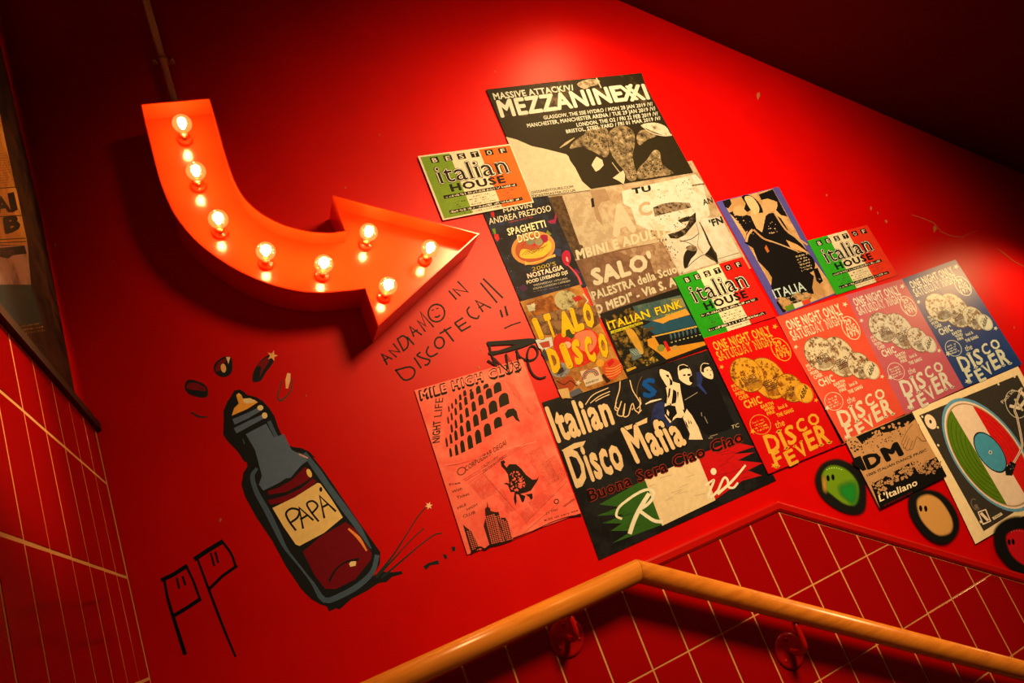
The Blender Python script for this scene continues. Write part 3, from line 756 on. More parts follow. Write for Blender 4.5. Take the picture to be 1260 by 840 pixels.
for i in range(8):
    x, y = 640 + i * 38, 415 - i * 10; s.poly(P, [(x, y - 26), (x + 14, y - 30), (x + 26, y), (x + 20, y + 30), (x + 8, y + 10)], (64, 84, 80), 4, 2); s.poly(P, [(x + 8, y + 50), (x + 30, y + 44), (x + 26, y + 58)], (200, 170, 80), 4)
s.poly(P, [(430, 440), (500, 415), (560, 520), (720, 500), (985, 455), (990, 488), (610, 628), (530, 560), (440, 500)], (222, 130, 26), 4)
s.poly(P, [(30, 240), (290, 130), (400, 290), (500, 560), (400, 690), (220, 720)], mottle((20, 16, 8), (150, 100, 28), 46, .48, .62), 1)
s.poly(P, [(225, 350), (285, 340), (345, 420), (398, 560), (360, 570), (300, 480)], (212, 136, 34), 3, 3)
s.poly(P, [(260, 530), (330, 520), (380, 600), (300, 640)], (100, 100, 80), 3)
for i in range(4): s.line(P, [(275 + i * 22, 545 - i * 5), (330 + i * 20, 590 - i * 5)], 5, (170, 170, 130), 4)
s.poly(P, [(390, 350), (480, 315), (500, 340), (430, 370), (400, 420)], (80, 56, 24), 3)
s.poly(P, [(582, 460), (606, 452), (655, 540), (620, 556)], (212, 30, 20), 5)
s.ell(P, (560, 520), (36, -8), (6, 34), (140, 120, 40), 5, 14); s.ell(P, (692, 515), (28, -6), (6, 20), (190, 130, 60), 5, 14)
s.poly(P, [(400, 640), (500, 590), (540, 640), (420, 690)], mottle((40, 32, 12), (200, 140, 40), 60), 3)
s.poly(P, [(245, 745), (330, 706), (318, 690), (230, 722)], (212, 140, 30), 4)
s.poly(P, [(225, 725), (985, 460), (1000, 520), (250, 775)], BLACK, 2)
T = 'lettering'
for d_, c, L in ((5, (40, 30, 6), 6), (0, (244, 178, 10), 7)):
    s.text(T, 'ITALIAN', (72 + d_, 350 + d_), (462 + d_, 226 + d_), (-28, -74), c, L, .03)
    s.text(T, 'FUNK', (520 + d_, 212 + d_), (762 + d_, 136 + d_), (-26, -70), c, L, .03)
s.poly(T, [(86, 362), (384, 272), (392, 290), (92, 386)], (220, 180, 20), 6)
s.tiny(T, (96, 380), (380, 290), (-3, -12), BLACK, 7, .9)
s.tiny(T, (600, 220), (780, 168), (-3, -14), (226, 170, 30), 6, .8)

# italo disco food poster ----------------------------------------------------------
K(0, 0, 1)
s = Sheet('food_party_poster', 'orange poster with a red tomato and tall yellow lettering', 'poster', [(640, 371), (714, 350), (772.5, 465), (692, 491)], mottle((150, 70, 18), (206, 124, 46), 16, .4, .6), 3)
K(640, 360, 6.46)
P = 'picture'
s.poly(P, [(40, 90), (250, 20), (320, 130), (120, 200)], mottle((130, 56, 10), (180, 90, 24), 30), 1)
s.poly(P, [(80, 190), (330, 130), (600, 100), (640, 240), (520, 320), (160, 340)], mottle((92, 52, 24), (150, 92, 46), 40), 1)
s.ell('disco_ball', (365, 60), (88, -20), (30, 78), ballmat((206, 168, 100), (110, 78, 36)), 2)
s.poly('tomato', [(262, 400), (290, 340), (350, 318), (420, 330), (480, 285), (560, 290), (630, 350), (640, 430), (600, 520), (520, 570), (440, 592), (350, 570), (290, 500)], mottle((212, 24, 10), (232, 60, 24), 14), 2, 4)
s.poly('tomato', [(440, 330), (560, 300), (610, 380), (560, 470), (470, 440)], (240, 110, 60), 3, 4)
s.poly('tomato', [(350, 310), (395, 260), (400, 320), (440, 270), (430, 350), (410, 370), (380, 350), (340, 350)], (52, 58, 14), 4)
s.ell('tomato', (375, 415), (30, -8), (8, 26), (244, 160, 110), 4, 14)
s.poly(P, [(50, 100), (110, 90), (120, 140), (70, 150)], (206, 170, 110), 2); s.star(P, (105, 100), 26, (230, 190, 130), 3, 6)
s.poly(P, [(120, 375), (250, 350), (262, 420), (190, 460), (150, 440)], (220, 190, 150), 2); s.poly(P, [(150, 400), (230, 380), (240, 430), (180, 440)], (190, 60, 30), 3)
s.poly(P, [(190, 440), (240, 530), (210, 545), (170, 480)], (60, 54, 50), 2)
s.ell(P, (320, 615), (76, -10), (6, 58), mottle((100, 84, 66), (160, 130, 104), 60), 2); s.poly(P, [(280, 610), (340, 590), (350, 625), (300, 650)], (44, 38, 32), 3)
s.poly(P, [(300, 720), (390, 660), (440, 720), (400, 780), (340, 770)], (176, 60, 20), 2, 3)
s.line(P, [(290, 700), (350, 730), (400, 700), (450, 740)], 8, (90, 26, 10), 3, 4)
s.poly(P, [(300, 770), (380, 755), (410, 840), (330, 835)], (232, 160, 80), 2)
s.poly(P, [(390, 790), (470, 755), (500, 790), (400, 838)], (96, 84, 76), 2); s.star(P, (462, 715), 26, (222, 180, 120), 3, 5)
s.poly(P, [(655, 570), (740, 520), (800, 560), (815, 620), (740, 690), (680, 660)], (216, 70, 20), 2, 3)
for i in range(4): s.line(P, [(680, 600 + i * 24), (740, 600 + i * 20), (800, 565 + i * 20)], 6, (250, 140, 60), 3, 3)
s.poly(P, [(690, 560), (730, 520), (750, 550), (710, 590)], (212, 20, 20), 4); s.ell(P, (635, 560), (32, -4), (4, 30), (232, 140, 30), 4, 16)
s.poly(P, [(660, 640), (720, 700), (690, 720), (650, 660)], (50, 22, 10), 3)
s.poly('badge', [(474, 626), (618, 588), (660, 700), (524, 748)], (226, 176, 120), 3)
for r, c in ((62, (176, 40, 20)), (50, (60, 70, 70)), (38, (196, 90, 40))): s.ring('badge', (560, 672), (r, -r * .3), (-r * .16, -r), 9, c, 4, 16, 0, math.pi)
s.text('badge', 'RAINBOW', (524, 728), (628, 694), (-4, -14), BLACK, 4, .02)
s.poly(P, [(415, 40), (470, 20), (500, 50), (440, 75)], (190, 30, 20), 3)
s.line(P, [(500, 10), (540, 60), (520, 90)], 8, (216, 190, 140), 3)
T = 'lettering'
Y = (255, 166, 0); Y2 = (110, 60, 6)
for i, (ch, a, b, u) in enumerate([('I', (150, 362), (192, 350), (-62, -150)), ('T', (240, 350), (292, 332), (-58, -168)), ('A', (330, 342), (440, 306), (-42, -172)), ('L', (436, 302), (512, 272), (-46, -170)), ('O', (528, 280), (600, 244), (-46, -172)),
                         ('D', (256, 628), (335, 604), (-52, -172)), ('I', (372, 596), (422, 574), (-66, -178)), ('S', (440, 568), (508, 536), (-42, -172)), ('C', (545, 552), (608, 520), (-52, -178)), ('O', (650, 522), (712, 478), (-44, -172))]):
    s.text(T, ch, (a[0] + 4, a[1] + 3), (b[0] + 5, b[1] + 3), u, Y2, 6, .085, .03)
    s.text(T, ch, a, b, u, Y, 7, .085, .03)

# italia poster with violet border --------------------------------------------------
GAIN = 0.85
K(880, 220, 4.94)
s = Sheet('fashion_poster', 'tall poster with violet border and a figure in a black dress', 'poster', [(5, 140), (385, 48), (735, 700), (390, 832)], (92, 72, 120), 1)
P = 'picture'
s.poly(P, [(45, 135), (350, 60), (560, 440), (740, 690), (430, 808), (240, 470)], mottle((196, 128, 66), (226, 156, 88), 10), 1)
BK = (24, 17, 13)
s.poly(P, [(45, 135), (90, 122), (100, 150), (80, 180), (60, 170)], BK, 2)
s.poly(P, [(265, 95), (350, 62), (440, 230), (400, 220), (370, 190), (376, 140), (320, 120), (280, 128)], BK, 2)
s.poly(P, [(160, 110), (195, 96), (240, 118), (275, 158), (292, 205), (262, 215), (240, 175), (200, 200), (175, 185), (185, 150)], BK, 2, 2)
s.poly(P, [(178, 112), (215, 106), (245, 132), (268, 175), (262, 212), (240, 215), (205, 170)], (232, 170, 104), 3, 3)
s.poly(P, [(84, 205), (130, 190), (175, 215), (215, 225), (250, 300), (285, 325), (300, 260), (310, 215), (350, 205), (400, 240), (455, 330), (530, 400), (570, 450), (500, 440), (520, 520), (560, 560), (600, 590), (590, 660), (600, 700), (560, 700), (500, 690), (440, 720), (360, 720), (340, 650), (345, 600), (320, 560), (260, 500), (230, 420), (180, 390), (190, 330), (130, 250)], BK, 2)
s.poly(P, [(250, 210), (290, 205), (300, 255), (290, 310), (268, 290)], (222, 150, 84), 4)
s.poly(P, [(282, 150), (330, 128), (376, 142), (372, 185), (330, 205), (306, 225), (290, 190)], (220, 150, 84), 4, 2)
s.poly(P, [(120, 170), (165, 172), (195, 215), (150, 225), (110, 210)], (220, 150, 84), 3, 2)
s.line(P, [(225, 310), (200, 340), (190, 380)], 14, (216, 146, 84), 4, 3); s.line(P, [(235, 310), (290, 360), (340, 380)], 10, (200, 126, 66), 4, 3)
s.line(P, [(365, 215), (430, 310), (500, 360), (560, 400)], 10, (208, 140, 80), 4, 3); s.line(P, [(330, 375), (400, 400), (500, 440)], 7, (216, 150, 90), 4, 3)
s.poly(P, [(430, 370), (500, 400), (570, 450), (520, 440), (460, 420)], (226, 150, 80), 4)
s.poly(P, [(310, 400), (330, 440), (318, 450), (300, 420)], (200, 90, 30), 4)
s.blobs(P, [(110, 215), (200, 225), (240, 330), (190, 380)], 6, 18, (206, 146, 90), 4, 11)
s.blobs(P, [(310, 260), (380, 260), (380, 360), (320, 340)], 6, 14, (206, 146, 90), 4, 12)
s.ell(P, (545, 508), (56, -14), (30, 62), BK, 3)
s.poly(P, [(596, 548), (622, 540), (656, 620), (636, 638), (616, 620)], BK, 3)
s.blobs(P, [(604, 560), (618, 556), (644, 618), (634, 622)], 3, 5, (226, 170, 110), 4, 13, .2)
T = 'lettering'
for i in range(6): s.tiny(T, (492 + i * 7, 478 + i * 17), (566 + i * 6, 458 + i * 17), (-4, -9), (226, 170, 110), 4, .8, i)
s.poly('picture', [(350, 680), (380, 730), (540, 690), (600, 700), (560, 760), (430, 805), (400, 790)], mottle((24, 17, 13), (210, 136, 70), 26, .45, .55), 3)
s.poly('picture', [(380, 740), (430, 808), (412, 812), (372, 752)], BK, 3)
s.text(T, 'ITALIA', (368, 728), (556, 676), (-26, -56), (206, 196, 168), 5, .01)
s.tiny(T, (384, 744), (566, 692), (-3, -8), (206, 170, 120), 5, .8); s.tiny(T, (490, 732), (570, 712), (-2, -8), (206, 170, 120), 5, .8, 3)
for u0, u1, c in ((0, .33, (98, 122, 20)), (.33, .68, (226, 190, 140)), (.68, 1, (222, 60, 24))):
    a, b, c2, d_ = Vector((424, 776)), Vector((572, 728)), Vector((584, 752)), Vector((438, 806))
    s.poly('flag', [tuple(a.lerp(b, u0)), tuple(a.lerp(b, u1)), tuple(d_.lerp(c2, u1)), tuple(d_.lerp(c2, u0))], c, 5)
s.tiny(T, (400, 768), (560, 722), (-2, -6), (180, 140, 90), 5, .9)

# disco fever posters --------------------------------------------------------------
GAIN = 0.92
def fever(label, tl, tr, brr, bl, bg, fg, dark, level, gl=.5):
    K(0, 0, 1)
    s = Sheet('disco_night_poster', label, 'poster', [tl, tr, brr, bl], mottle(tuple(max(0, x - 8) for x in bg), bg, 8, .35, .6, gloss=gl), level, 'mirror ball posters in a row'); s.gloss = gl
    H_ = homog([(0, 0), (1, 0), (1, 1), (0, 1)], [tl, tr, brr, bl])
    def U(u, v): p = H_ @ np.array([u, v, 1.0]); return (p[0] / p[2], p[1] / p[2])
    def up(u, v, h): a = Vector(U(u, v)); return tuple(Vector(U(u, v - h)) - a)
    def E(part, u, v, ru, rv, mat, L, n=26):
        s.poly(part, [U(u + ru * math.cos(2 * math.pi * i / n), v + rv * math.sin(2 * math.pi * i / n)) for i in range(n)], mat, L)
    T = 'lettering'
    s.text(T, 'ONE NIGHT ONLY', U(.065, .118), U(.855, .118), up(.4, .118, .082), dark, 2, .07, .06)
    s.text(T, 'ONE NIGHT ONLY', U(.07, .113), U(.85, .113), up(.4, .113, .072), fg, 3, .035, .05)
    s.text(T, 'SATURDAY NIGHT', U(.06, .192), U(.84, .192), up(.4, .192, .072), fg, 2, .07, .06)
    s.text(T, 'SATURDAY NIGHT', U(.075, .185), U(.825, .185), up(.4, .185, .056), dark, 3, .005, .04)
    for u, v, r in ((.935, .065, 3.6), (.05, .24, 3), (.05, .72, 3.6), (.945, .67, 3), (.10, .965, 3.6), (.66, .52, 2.4)): s.star(T, U(u, v), r, fg, 3)
    n = 30
    s.line('date_badge', [U(.855 + .115 * math.cos(t), .245 + .092 * math.sin(t)) for t in [2 * math.pi * i / n for i in range(n + 1)]], 1.0, fg, 2)
    s.text('date_badge', '29', U(.805, .215), U(.905, .215), up(.8, .2, .042), fg, 3, .05)
    s.text('date_badge', 'AUG', U(.775, .262), U(.935, .262), up(.8, .25, .042), fg, 3, .05, .05)
    s.text('date_badge', '1979', U(.77, .308), U(.94, .308), up(.8, .3, .042), fg, 3, .05, .03)
    s.line('mirror_balls', [U(.33, .2), U(.335, .30)], .8, dark, 2); s.line('mirror_balls', [U(.46, .195), U(.48, .26)], .8, dark, 2)
    bm_ = ballmat(fg, (int(fg[0] * .5), int(fg[1] * .34), int(fg[2] * .24)), gl); dk = (78, 38, 24)
    br_ = (int(fg[0] * .62), int(fg[1] * .46), int(fg[2] * .34))
    for bi, (u, v, ru, rv) in enumerate(((.52, .415, .205, .155), (.30, .345, .195, .128), (.72, .53, .155, .103))):
        nm = 'mirror_ball#%d' % bi; L0 = 3 + bi
        E(nm, u, v, ru + .008, rv + .006, br_, L0); E(nm, u, v, ru, rv, bm_, L0 + 1)
        E(nm, u + ru * .10, v + rv * .60, ru * .62, rv * .30, mottle(br_, tuple(int(x * .8) for x in fg), 40, .4, .6), L0 + 1, 16)
        rnd = random.Random(bi + 3)
        for j in range(6):
            for i in range(9):
                if rnd.random() < .18: continue
                uu = u + ru * (-.50 + i * .105 + j * .02); vv = v + rv * (.08 + j * .085) - (uu - u) * .04
                s.poly(nm, [U(uu, vv), U(uu + ru * .085, vv), U(uu + ru * .085, vv + rv * .058), U(uu, vv + rv * .058)], dk, L0 + 2)
        s.blobs(nm, [U(u + ru * .75 * math.cos(a), v + rv * .8 * math.sin(a)) for a in (2.6, 3.4, 4.2, 5, 5.8)], 2.2, 14, br_, L0 + 2, bi, .6)
    E('badge', .845, .595, .115, .073, fg, 8); s.line('badge', [U(.845 + .108 * math.cos(t), .595 + .068 * math.sin(t)) for t in [2 * math.pi * i / 24 for i in range(25)]], .7, tuple(int(x * .75) for x in fg), 9)
    s.text('badge', 'ABBA', U(.775, .645), U(.925, .575), tuple(np.array(up(.8, .6, .042))), tuple(int(x * .25) for x in fg), 9, .04)
    s.tiny('badge', U(.76, .60), U(.88, .55), up(.8, .6, .012), tuple(int(x * .4) for x in fg), 9, .9)
    for j, (u, v, wd, hh) in enumerate(((.05, .40, .07, .02), (.055, .43, .10, .024), (.06, .465, .11, .026), (.075, .50, .12, .028))):
        s.text(T, ('AND', 'LIVE', 'MORE', 'CHER')[j], U(u, v), U(u + wd, v), up(u, v, hh), fg, 3, .04)
    s.text(T, 'CHIC', U(.095, .565), U(.315, .565), up(.2, .56, .055), fg, 3, .05, .06)
    s.text(T, 'EARTH', U(.27, .60), U(.43, .60), up(.3, .6, .024), fg, 3, .05); s.text(T, 'WIND', U(.29, .628), U(.42, .628), up(.3, .6, .024), fg, 3, .05); s.text(T, 'FIRE', U(.30, .655), U(.40, .655), up(.3, .6, .022), fg, 3, .05)
    s.text(T, 'kool &', U(.46, .645), U(.58, .645), up(.3, .6, .026), fg, 3, .04); s.text(T, 'THE GANG', U(.40, .69), U(.62, .69), up(.3, .6, .026), fg, 3, .05)
    if level != 7:
        s.line(T, [U(.17 + .12 * math.cos(t), .695 + .066 * math.sin(t)) for t in [2 * math.pi * i / 24 for i in range(25)]], .7, fg, 2)
        for j in range(4): s.tiny(T, U(.09, .675 + j * .02), U(.25, .675 + j * .02), up(.1, .7, .013), fg, 2, .85, j)
    s.text(T, 'the', U(.32, .755), U(.44, .755), up(.4, .75, .048), fg, 3, .01, ital=.2)
    HI = np.linalg.inv(homog([(0, 0), (1, 0), (1, 1), (0, 1)], [(865.7, 416.2), (954, 391), (1039, 545), (945.5, 583)]))
    def V(x, y): p = HI @ np.array([900 + x / 8.4, 480 + y / 8.4, 1.0]); return U(p[0] / p[2], p[1] / p[2])
    for ch, bl_, br2, tl_ in (('D', (385, 650), (525, 612), (318, 466)), ('I', (545, 615), (602, 588), (452, 418)), ('S', (590, 570), (685, 525), (535, 385)), ('C', (695, 445), (788, 400), (648, 318)), ('O', (815, 375), (925, 335), (768, 262)),
                              ('F', (455, 808), (545, 762), (395, 655)), ('E', (600, 785), (697, 738), (528, 640)), ('V', (712, 708), (812, 640), (628, 575)), ('E', (808, 625), (900, 582), (728, 440)), ('R', (905, 578), (1045, 535), (826, 375))):
        a = Vector(V(*bl_)); b = Vector(V(*br2)); t_ = Vector(V(*tl_))
        s.text('title', ch, a, b, t_ - a, fg, 3, .04, .085)
    return s
def homog(src, dst):
    M = []; b = []
    for (x, y), (X, Y_) in zip(src, dst):
        M += [[x, y, 1, 0, 0, 0, -X * x, -X * y], [0, 0, 0, x, y, 1, -Y_ * x, -Y_ * y]]; b += [X, Y_]
    h = np.linalg.solve(np.array(M, float), np.array(b, float)); return np.append(h, 1).reshape(3, 3)
fever('bright red mirror ball poster with golden lettering, leftmost of the row', (865.7, 416.2), (954, 391), (1039, 545), (945.5, 583), (224, 10, 10), (244, 152, 34), (200, 20, 10), 5)
fever('coral orange mirror ball poster with cream lettering, second in the row', (955, 390), (1040, 363), (1113.5, 509), (1036, 547), (248, 78, 46), (248, 200, 140), (236, 80, 50), 5)
fever('dusty pink mirror ball poster with pale lettering, third in the row', (1040, 363), (1110, 343), (1186, 477), (1114, 510), (214, 84, 84), (246, 206, 160), (220, 110, 100), 5, .43)
fever('dark blue mirror ball poster with pale lettering, rightmost of the row', (1110, 343), (1175.7, 319), (1258, 448), (1186, 477), (20, 58, 100), (246, 214, 170), (40, 80, 120), 5, .40)

# black italian disco mafia poster ----------------------------------------------------
GAIN = 1.0
K(0, 0, 1)
s = Sheet('tribute_band_poster', 'large black poster with three figures and a green, white and red flag', 'poster', [(667, 495), (872, 430), (955, 591), (737, 689)], mottle((22, 18, 14), (34, 28, 22), 10), 1)
K(660, 430, 3.23)
fl = 'flag'
s.poly(fl, [(250, 615), (430, 515), (500, 695), (300, 770), (380, 720), (295, 720), (340, 690), (262, 690), (350, 655), (240, 660), (330, 625)], (52, 84, 20), 1)
s.poly(fl, [(430, 515), (648, 418), (712, 598), (500, 700)], (240, 184, 118), 1)
s.poly(fl, [(640, 420), (820, 345), (800, 370), (868, 385), (780, 415), (866, 408), (800, 440), (900, 450), (840, 480), (896, 500), (820, 520), (712, 595)], (206, 16, 14), 1)
for i in range(10):
    rnd = random.Random(i); x = rnd.uniform(690, 820); y = rnd.uniform(400, 520); s.line(fl, [(x, y), (x + rnd.uniform(30, 70), y - rnd.uniform(10, 26))], [1, 5, 1], (24, 18, 14), 2)
    x = rnd.uniform(250, 380); y = rnd.uniform(620, 740); s.line(fl, [(x, y), (x + rnd.uniform(30, 80), y - rnd.uniform(12, 30))], [1, 6, 1], (24, 22, 14), 2)
    x = rnd.uniform(440, 640); y = rnd.uniform(470, 640); s.line(fl, [(x, y), (x + rnd.uniform(20, 50), y - rnd.uniform(8, 20))], [1, 2, 1], (150, 100, 60), 2)
T = 'headline'; c = (236, 172, 104)
s.text(T, 'Italian', (82, 366), (312, 290), (-52, -140), c, 3, .045, up2=(-40, -120))
s.text(T, 'Disco', (155, 545), (355, 465), (-52, -148), c, 3, .045, up2=(-50, -140))
s.text(T, 'Mafia', (392, 451), (604, 370), (-64, -140), BLACK, 5, .085, up2=(-54, -112))
s.text(T, 'Mafia', (395, 448), (598, 370), (-64, -138), c, 6, .045, up2=(-54, -110))
s.poly(T, [(100, 400), (150, 372), (196, 362), (186, 382), (110, 408)], c, 3)
s.poly(T, [(332, 312), (400, 290), (440, 270), (440, 290), (350, 324)], c, 3)
for bo, col_, L in ((.085, (96, 56, 20), 7), (.06, (176, 20, 16), 8), (.022, (20, 12, 8), 9)):
    s.text('lettering', 'Buona Sera Ciao Ciao', (212, 604), (826, 362), (-14, -46), col_, L, bo)
W_ = (248, 206, 146)
s.line('script_lettering', [(372, 728), (388, 680), (412, 630), (446, 575)], 17, W_, 4, 4)
s.line('script_lettering', [(338, 672), (318, 660), (326, 630), (352, 605), (400, 572), (440, 556), (464, 564), (462, 590), (440, 616), (405, 638)], [9, 13], W_, 4, 4)
s.line('script_lettering', [(405, 636), (440, 662), (470, 680), (500, 684)], 14, W_, 4, 4)
s.line('script_lettering', [(672, 540), (692, 525), (706, 520), (690, 560), (684, 588), (700, 582), (722, 560)], [8, 10], W_, 4, 4)
s.ell('script_lettering', (704, 484), (11, -4), (4, 13), W_, 4, 12)
s.line('script_lettering', [(722, 560), (745, 510), (760, 518), (764, 545), (784, 548), (800, 530)], 9, W_, 4, 4)
s.line('script_lettering', [(722, 572), (770, 530), (806, 490), (830, 460)], [12, 8], W_, 4, 4)
Fg = 'figures'; sk = (240, 186, 126)
s.poly(Fg, [(470, 220), (520, 215), (540, 300), (460, 300)], mottle((22, 20, 30), (40, 42, 70), 10), 1, 3)
s.poly(Fg, [(636, 90), (655, 88), (665, 160), (640, 150)], (36, 40, 70), 1)
K(790, 430, 7.64)
dk_ = (20, 16, 12)
s.poly(Fg, [(165, 190), (185, 172), (230, 190), (266, 230), (286, 290), (290, 322), (262, 346), (236, 350), (200, 292), (170, 240)], sk, 3, 2)
s.poly(Fg, [(165, 186), (180, 160), (225, 178), (258, 212), (225, 198), (185, 182)], dk_, 4); s.poly(Fg, [(222, 236), (248, 236), (256, 262), (236, 258)], dk_, 4); s.poly(Fg, [(252, 262), (284, 292), (286, 330), (262, 336), (262, 296)], dk_, 4)
s.poly(Fg, [(224, 356), (262, 345), (290, 300), (355, 320), (366, 400), (390, 520), (402, 606), (372, 640), (320, 640), (262, 690), (215, 620), (212, 520), (240, 440)], sk, 2)
for q in ([(292, 372), (322, 392), (326, 440), (318, 500), (276, 512), (286, 440)], [(252, 366), (268, 362), (262, 430), (240, 470)], [(206, 540), (250, 520), (312, 530), (330, 600), (292, 640), (282, 680), (240, 640), (212, 600)], [(212, 440), (236, 460), (230, 510), (210, 500)], [(330, 400), (344, 396), (336, 470)], [(258, 500), (276, 512), (270, 545)], [(380, 560), (404, 570), (400, 606)]): s.poly(Fg, q, dk_, 3)
s.poly(Fg, [(236, 560), (256, 590), (250, 625), (232, 600)], sk, 4)
s.poly(Fg, [(384, 640), (420, 556), (470, 620), (530, 730), (572, 845), (440, 845), (450, 790), (410, 700)], sk, 3)
for q in ([(400, 660), (420, 690), (440, 740), (420, 720)], [(430, 650), (450, 690), (440, 700)], [(450, 660), (470, 690), (462, 700)], [(330, 640), (384, 650), (440, 800), (400, 845), (350, 845)]): s.poly(Fg, q, dk_, 4)
s.poly(Fg, [(336, 186), (346, 160), (430, 165), (460, 200), (472, 280), (465, 326), (432, 332), (390, 310), (346, 270)], sk, 3, 2)
s.poly(Fg, [(350, 200), (345, 158), (370, 148), (430, 158), (450, 186), (420, 176), (380, 184)], dk_, 4)
s.poly(Fg, [(384, 236), (408, 230), (410, 246), (390, 248)], dk_, 4); s.poly(Fg, [(424, 230), (458, 224), (456, 246), (430, 248)], dk_, 4); s.poly(Fg, [(440, 262), (468, 240), (496, 296), (466, 310), (446, 296)], dk_, 4)
s.line(Fg, [(340, 186), (346, 154), (390, 140), (428, 156)], 6, sk, 5, 4)
s.poly(Fg, [(548, 196), (562, 156), (604, 144), (640, 166), (664, 210), (670, 262), (650, 278), (600, 262), (566, 232)], sk, 3, 2)
s.poly(Fg, [(556, 206), (560, 146), (600, 134), (646, 158), (606, 162), (582, 182), (584, 218)], dk_, 4)
s.poly(Fg, [(600, 192), (622, 186), (620, 198)], dk_, 4); s.poly(Fg, [(640, 190), (656, 190), (652, 204)], dk_, 4); s.poly(Fg, [(630, 236), (652, 232), (648, 244)], dk_, 4)
s.line(Fg, [(552, 200), (554, 156), (580, 128), (626, 134)], 6, sk, 5, 4)
s.poly(Fg, [(512, 330), (545, 320), (612, 412), (600, 420)], (44, 50, 92), 2)
K(660, 430, 3.23)
s.poly(Fg, [(566, 130), (600, 140), (625, 150), (655, 140), (662, 112), (690, 118), (720, 140), (750, 220), (790, 300), (760, 320), (680, 340), (650, 310), (610, 260), (582, 235)], (18, 14, 12), 1)
for a, b in (((668, 266), (680, 292)), ((590, 200), (640, 170)), ((655, 250), (658, 264)), ((690, 345), (720, 336)), ((700, 350), (684, 352))): s.line(Fg, [a, b], 3, (150, 116, 80), 4)
s.text('lettering', 'TC', (776, 316), (806, 306), (-6, -14), (220, 170, 110), 3, .0, ital=.3)
Hn = 'drawn_hand'
for pts in ([(333, 122), (330, 160), (318, 200), (315, 225), (325, 235)], [(372, 122), (382, 160), (400, 190), (412, 210)], [(318, 210), (312, 235), (325, 240), (338, 205)], [(325, 240), (322, 258), (345, 262), (352, 215)], [(352, 215), (345, 262), (365, 262), (376, 225), (384, 215), (392, 240), (410, 248), (412, 212)]):
    s.line(Hn, pts, 4, c, 3, 4)
for pts in ([(195, 218), (225, 180), (285, 152)], [(215, 212), (250, 185), (292, 166)], [(235, 205), (262, 190), (290, 178)]): s.line(Hn, pts, 3.5, c, 3, 4)
for pts in ([(400, 235), (416, 215), (410, 190)], [(405, 255), (418, 240)], [(385, 232), (380, 240)], [(376, 232), (373, 238)]): s.line(Hn, pts, 3, c, 3, 2)
s.text('letter_sticker', 'S', (424, 190), (480, 182), (-8, -72), (8, 66, 112), 3, .055)
s.line('letter_sticker', [(434, 216), (455, 206), (496, 196)], [4, 8, 4], (236, 190, 140), 3)
s.ring('letter_sticker', (420, 150), (20, -10), (-6, 48), 3, (110, 70, 30), 2, 12, 1.7, 4.4)

# mile high club flyer ------------------------------------------------------------------
GAIN = 1.3
K(0, 0, 1)
s = Sheet('photocopied_flyer', 'crumpled salmon pink photocopied flyer with an arcaded building, left of the black poster', 'poster', [(510, 480), (643, 441), (714.5, 631), (575, 682)], mottle((232, 66, 42), (255, 104, 66), 9, .35, .65), 2)
K(505, 430, 6.463)
T = 'title'
s.text(T, 'MILE HIGH CLUB', (76, 406), (888, 164), (-14, -78), (24, 20, 12), 2, .10, .06)
s.text(T, 'MILE HIGH CLUB', (84, 390), (880, 152), (-12, -60), (255, 110, 72), 3, .03, .05)
s.text('lettering', 'NIGHT', (232, 735), (240, 560), (-62, 12), INK, 2, .03)
s.text('lettering', 'LIFE', (248, 530), (262, 380), (-66, 8), (60, 34, 16), 2, 0)
P = 'arcade'
s.poly(P, [(290, 430), (740, 240), (800, 420), (870, 560), (270, 800), (268, 640)], (244, 84, 54), 1)
def arch(cx, cy, w_, h_, ang, L=2):
    ca, sa = math.cos(ang), math.sin(ang); q = [(-w_ / 2, h_ / 2), (-w_ / 2, -h_ * .12)] + [(-w_ / 2 * math.cos(t), -h_ * .12 - h_ * .38 * math.sin(t)) for t in [math.pi * i / 8 for i in range(1, 8)]] + [(w_ / 2, -h_ * .12), (w_ / 2, h_ / 2)]
    s.poly(P, [(cx + x * ca - y * sa * .35, cy + x * sa + y) for x, y in q], (34, 26, 10), L)
rows = [[(692, 300, 66, 80), (624, 346, 54, 78), (560, 398, 44, 80), (503, 450, 36, 80), (450, 498, 30, 76), (404, 545, 26, 74), (362, 590, 20, 70), (328, 625, 18, 66)],
        [(742, 396, 84, 100), (656, 455, 72, 98), (582, 510, 56, 94), (520, 560, 46, 94), (460, 606, 38, 90), (408, 645, 30, 86), (362, 680, 26, 80), (322, 708, 20, 76), (288, 735, 16, 74)],
        [(598, 286, 0, 0), (540, 318, 40, 62), (488, 362, 34, 66), (440, 406, 28, 66), (398, 448, 24, 64), (360, 490, 20, 60), (328, 530, 16, 60), (300, 560, 14, 56)],
        [(695, 578, 68, 82), (612, 636, 60, 98), (538, 690, 50, 108), (474, 732, 42, 108), (414, 768, 36, 96), (366, 795, 26, 88), (320, 816, 20, 70)],
        [(432, 345, 26, 46), (396, 378, 22, 48), (362, 412, 18, 46), (332, 446, 16, 46), (306, 470, 12, 46)],
        [(480, 322, 24, 16), (600, 290, 46, 34)]]
for r_ in rows:
    for cx, cy, w_, h_ in r_:
        if w_: arch(cx, cy, w_, h_, -.42)
s.poly(P, [(750, 510), (775, 475), (820, 465), (845, 490), (856, 540), (874, 575), (840, 560), (815, 525), (785, 540), (765, 548)], (34, 26, 10), 2)
for i in range(5): s.line(P, [(760 + i * 14, 250 + i * 6), (900 + i * 22, 470 + i * 18)], [2, 5, 1], (120, 50, 24), 2)
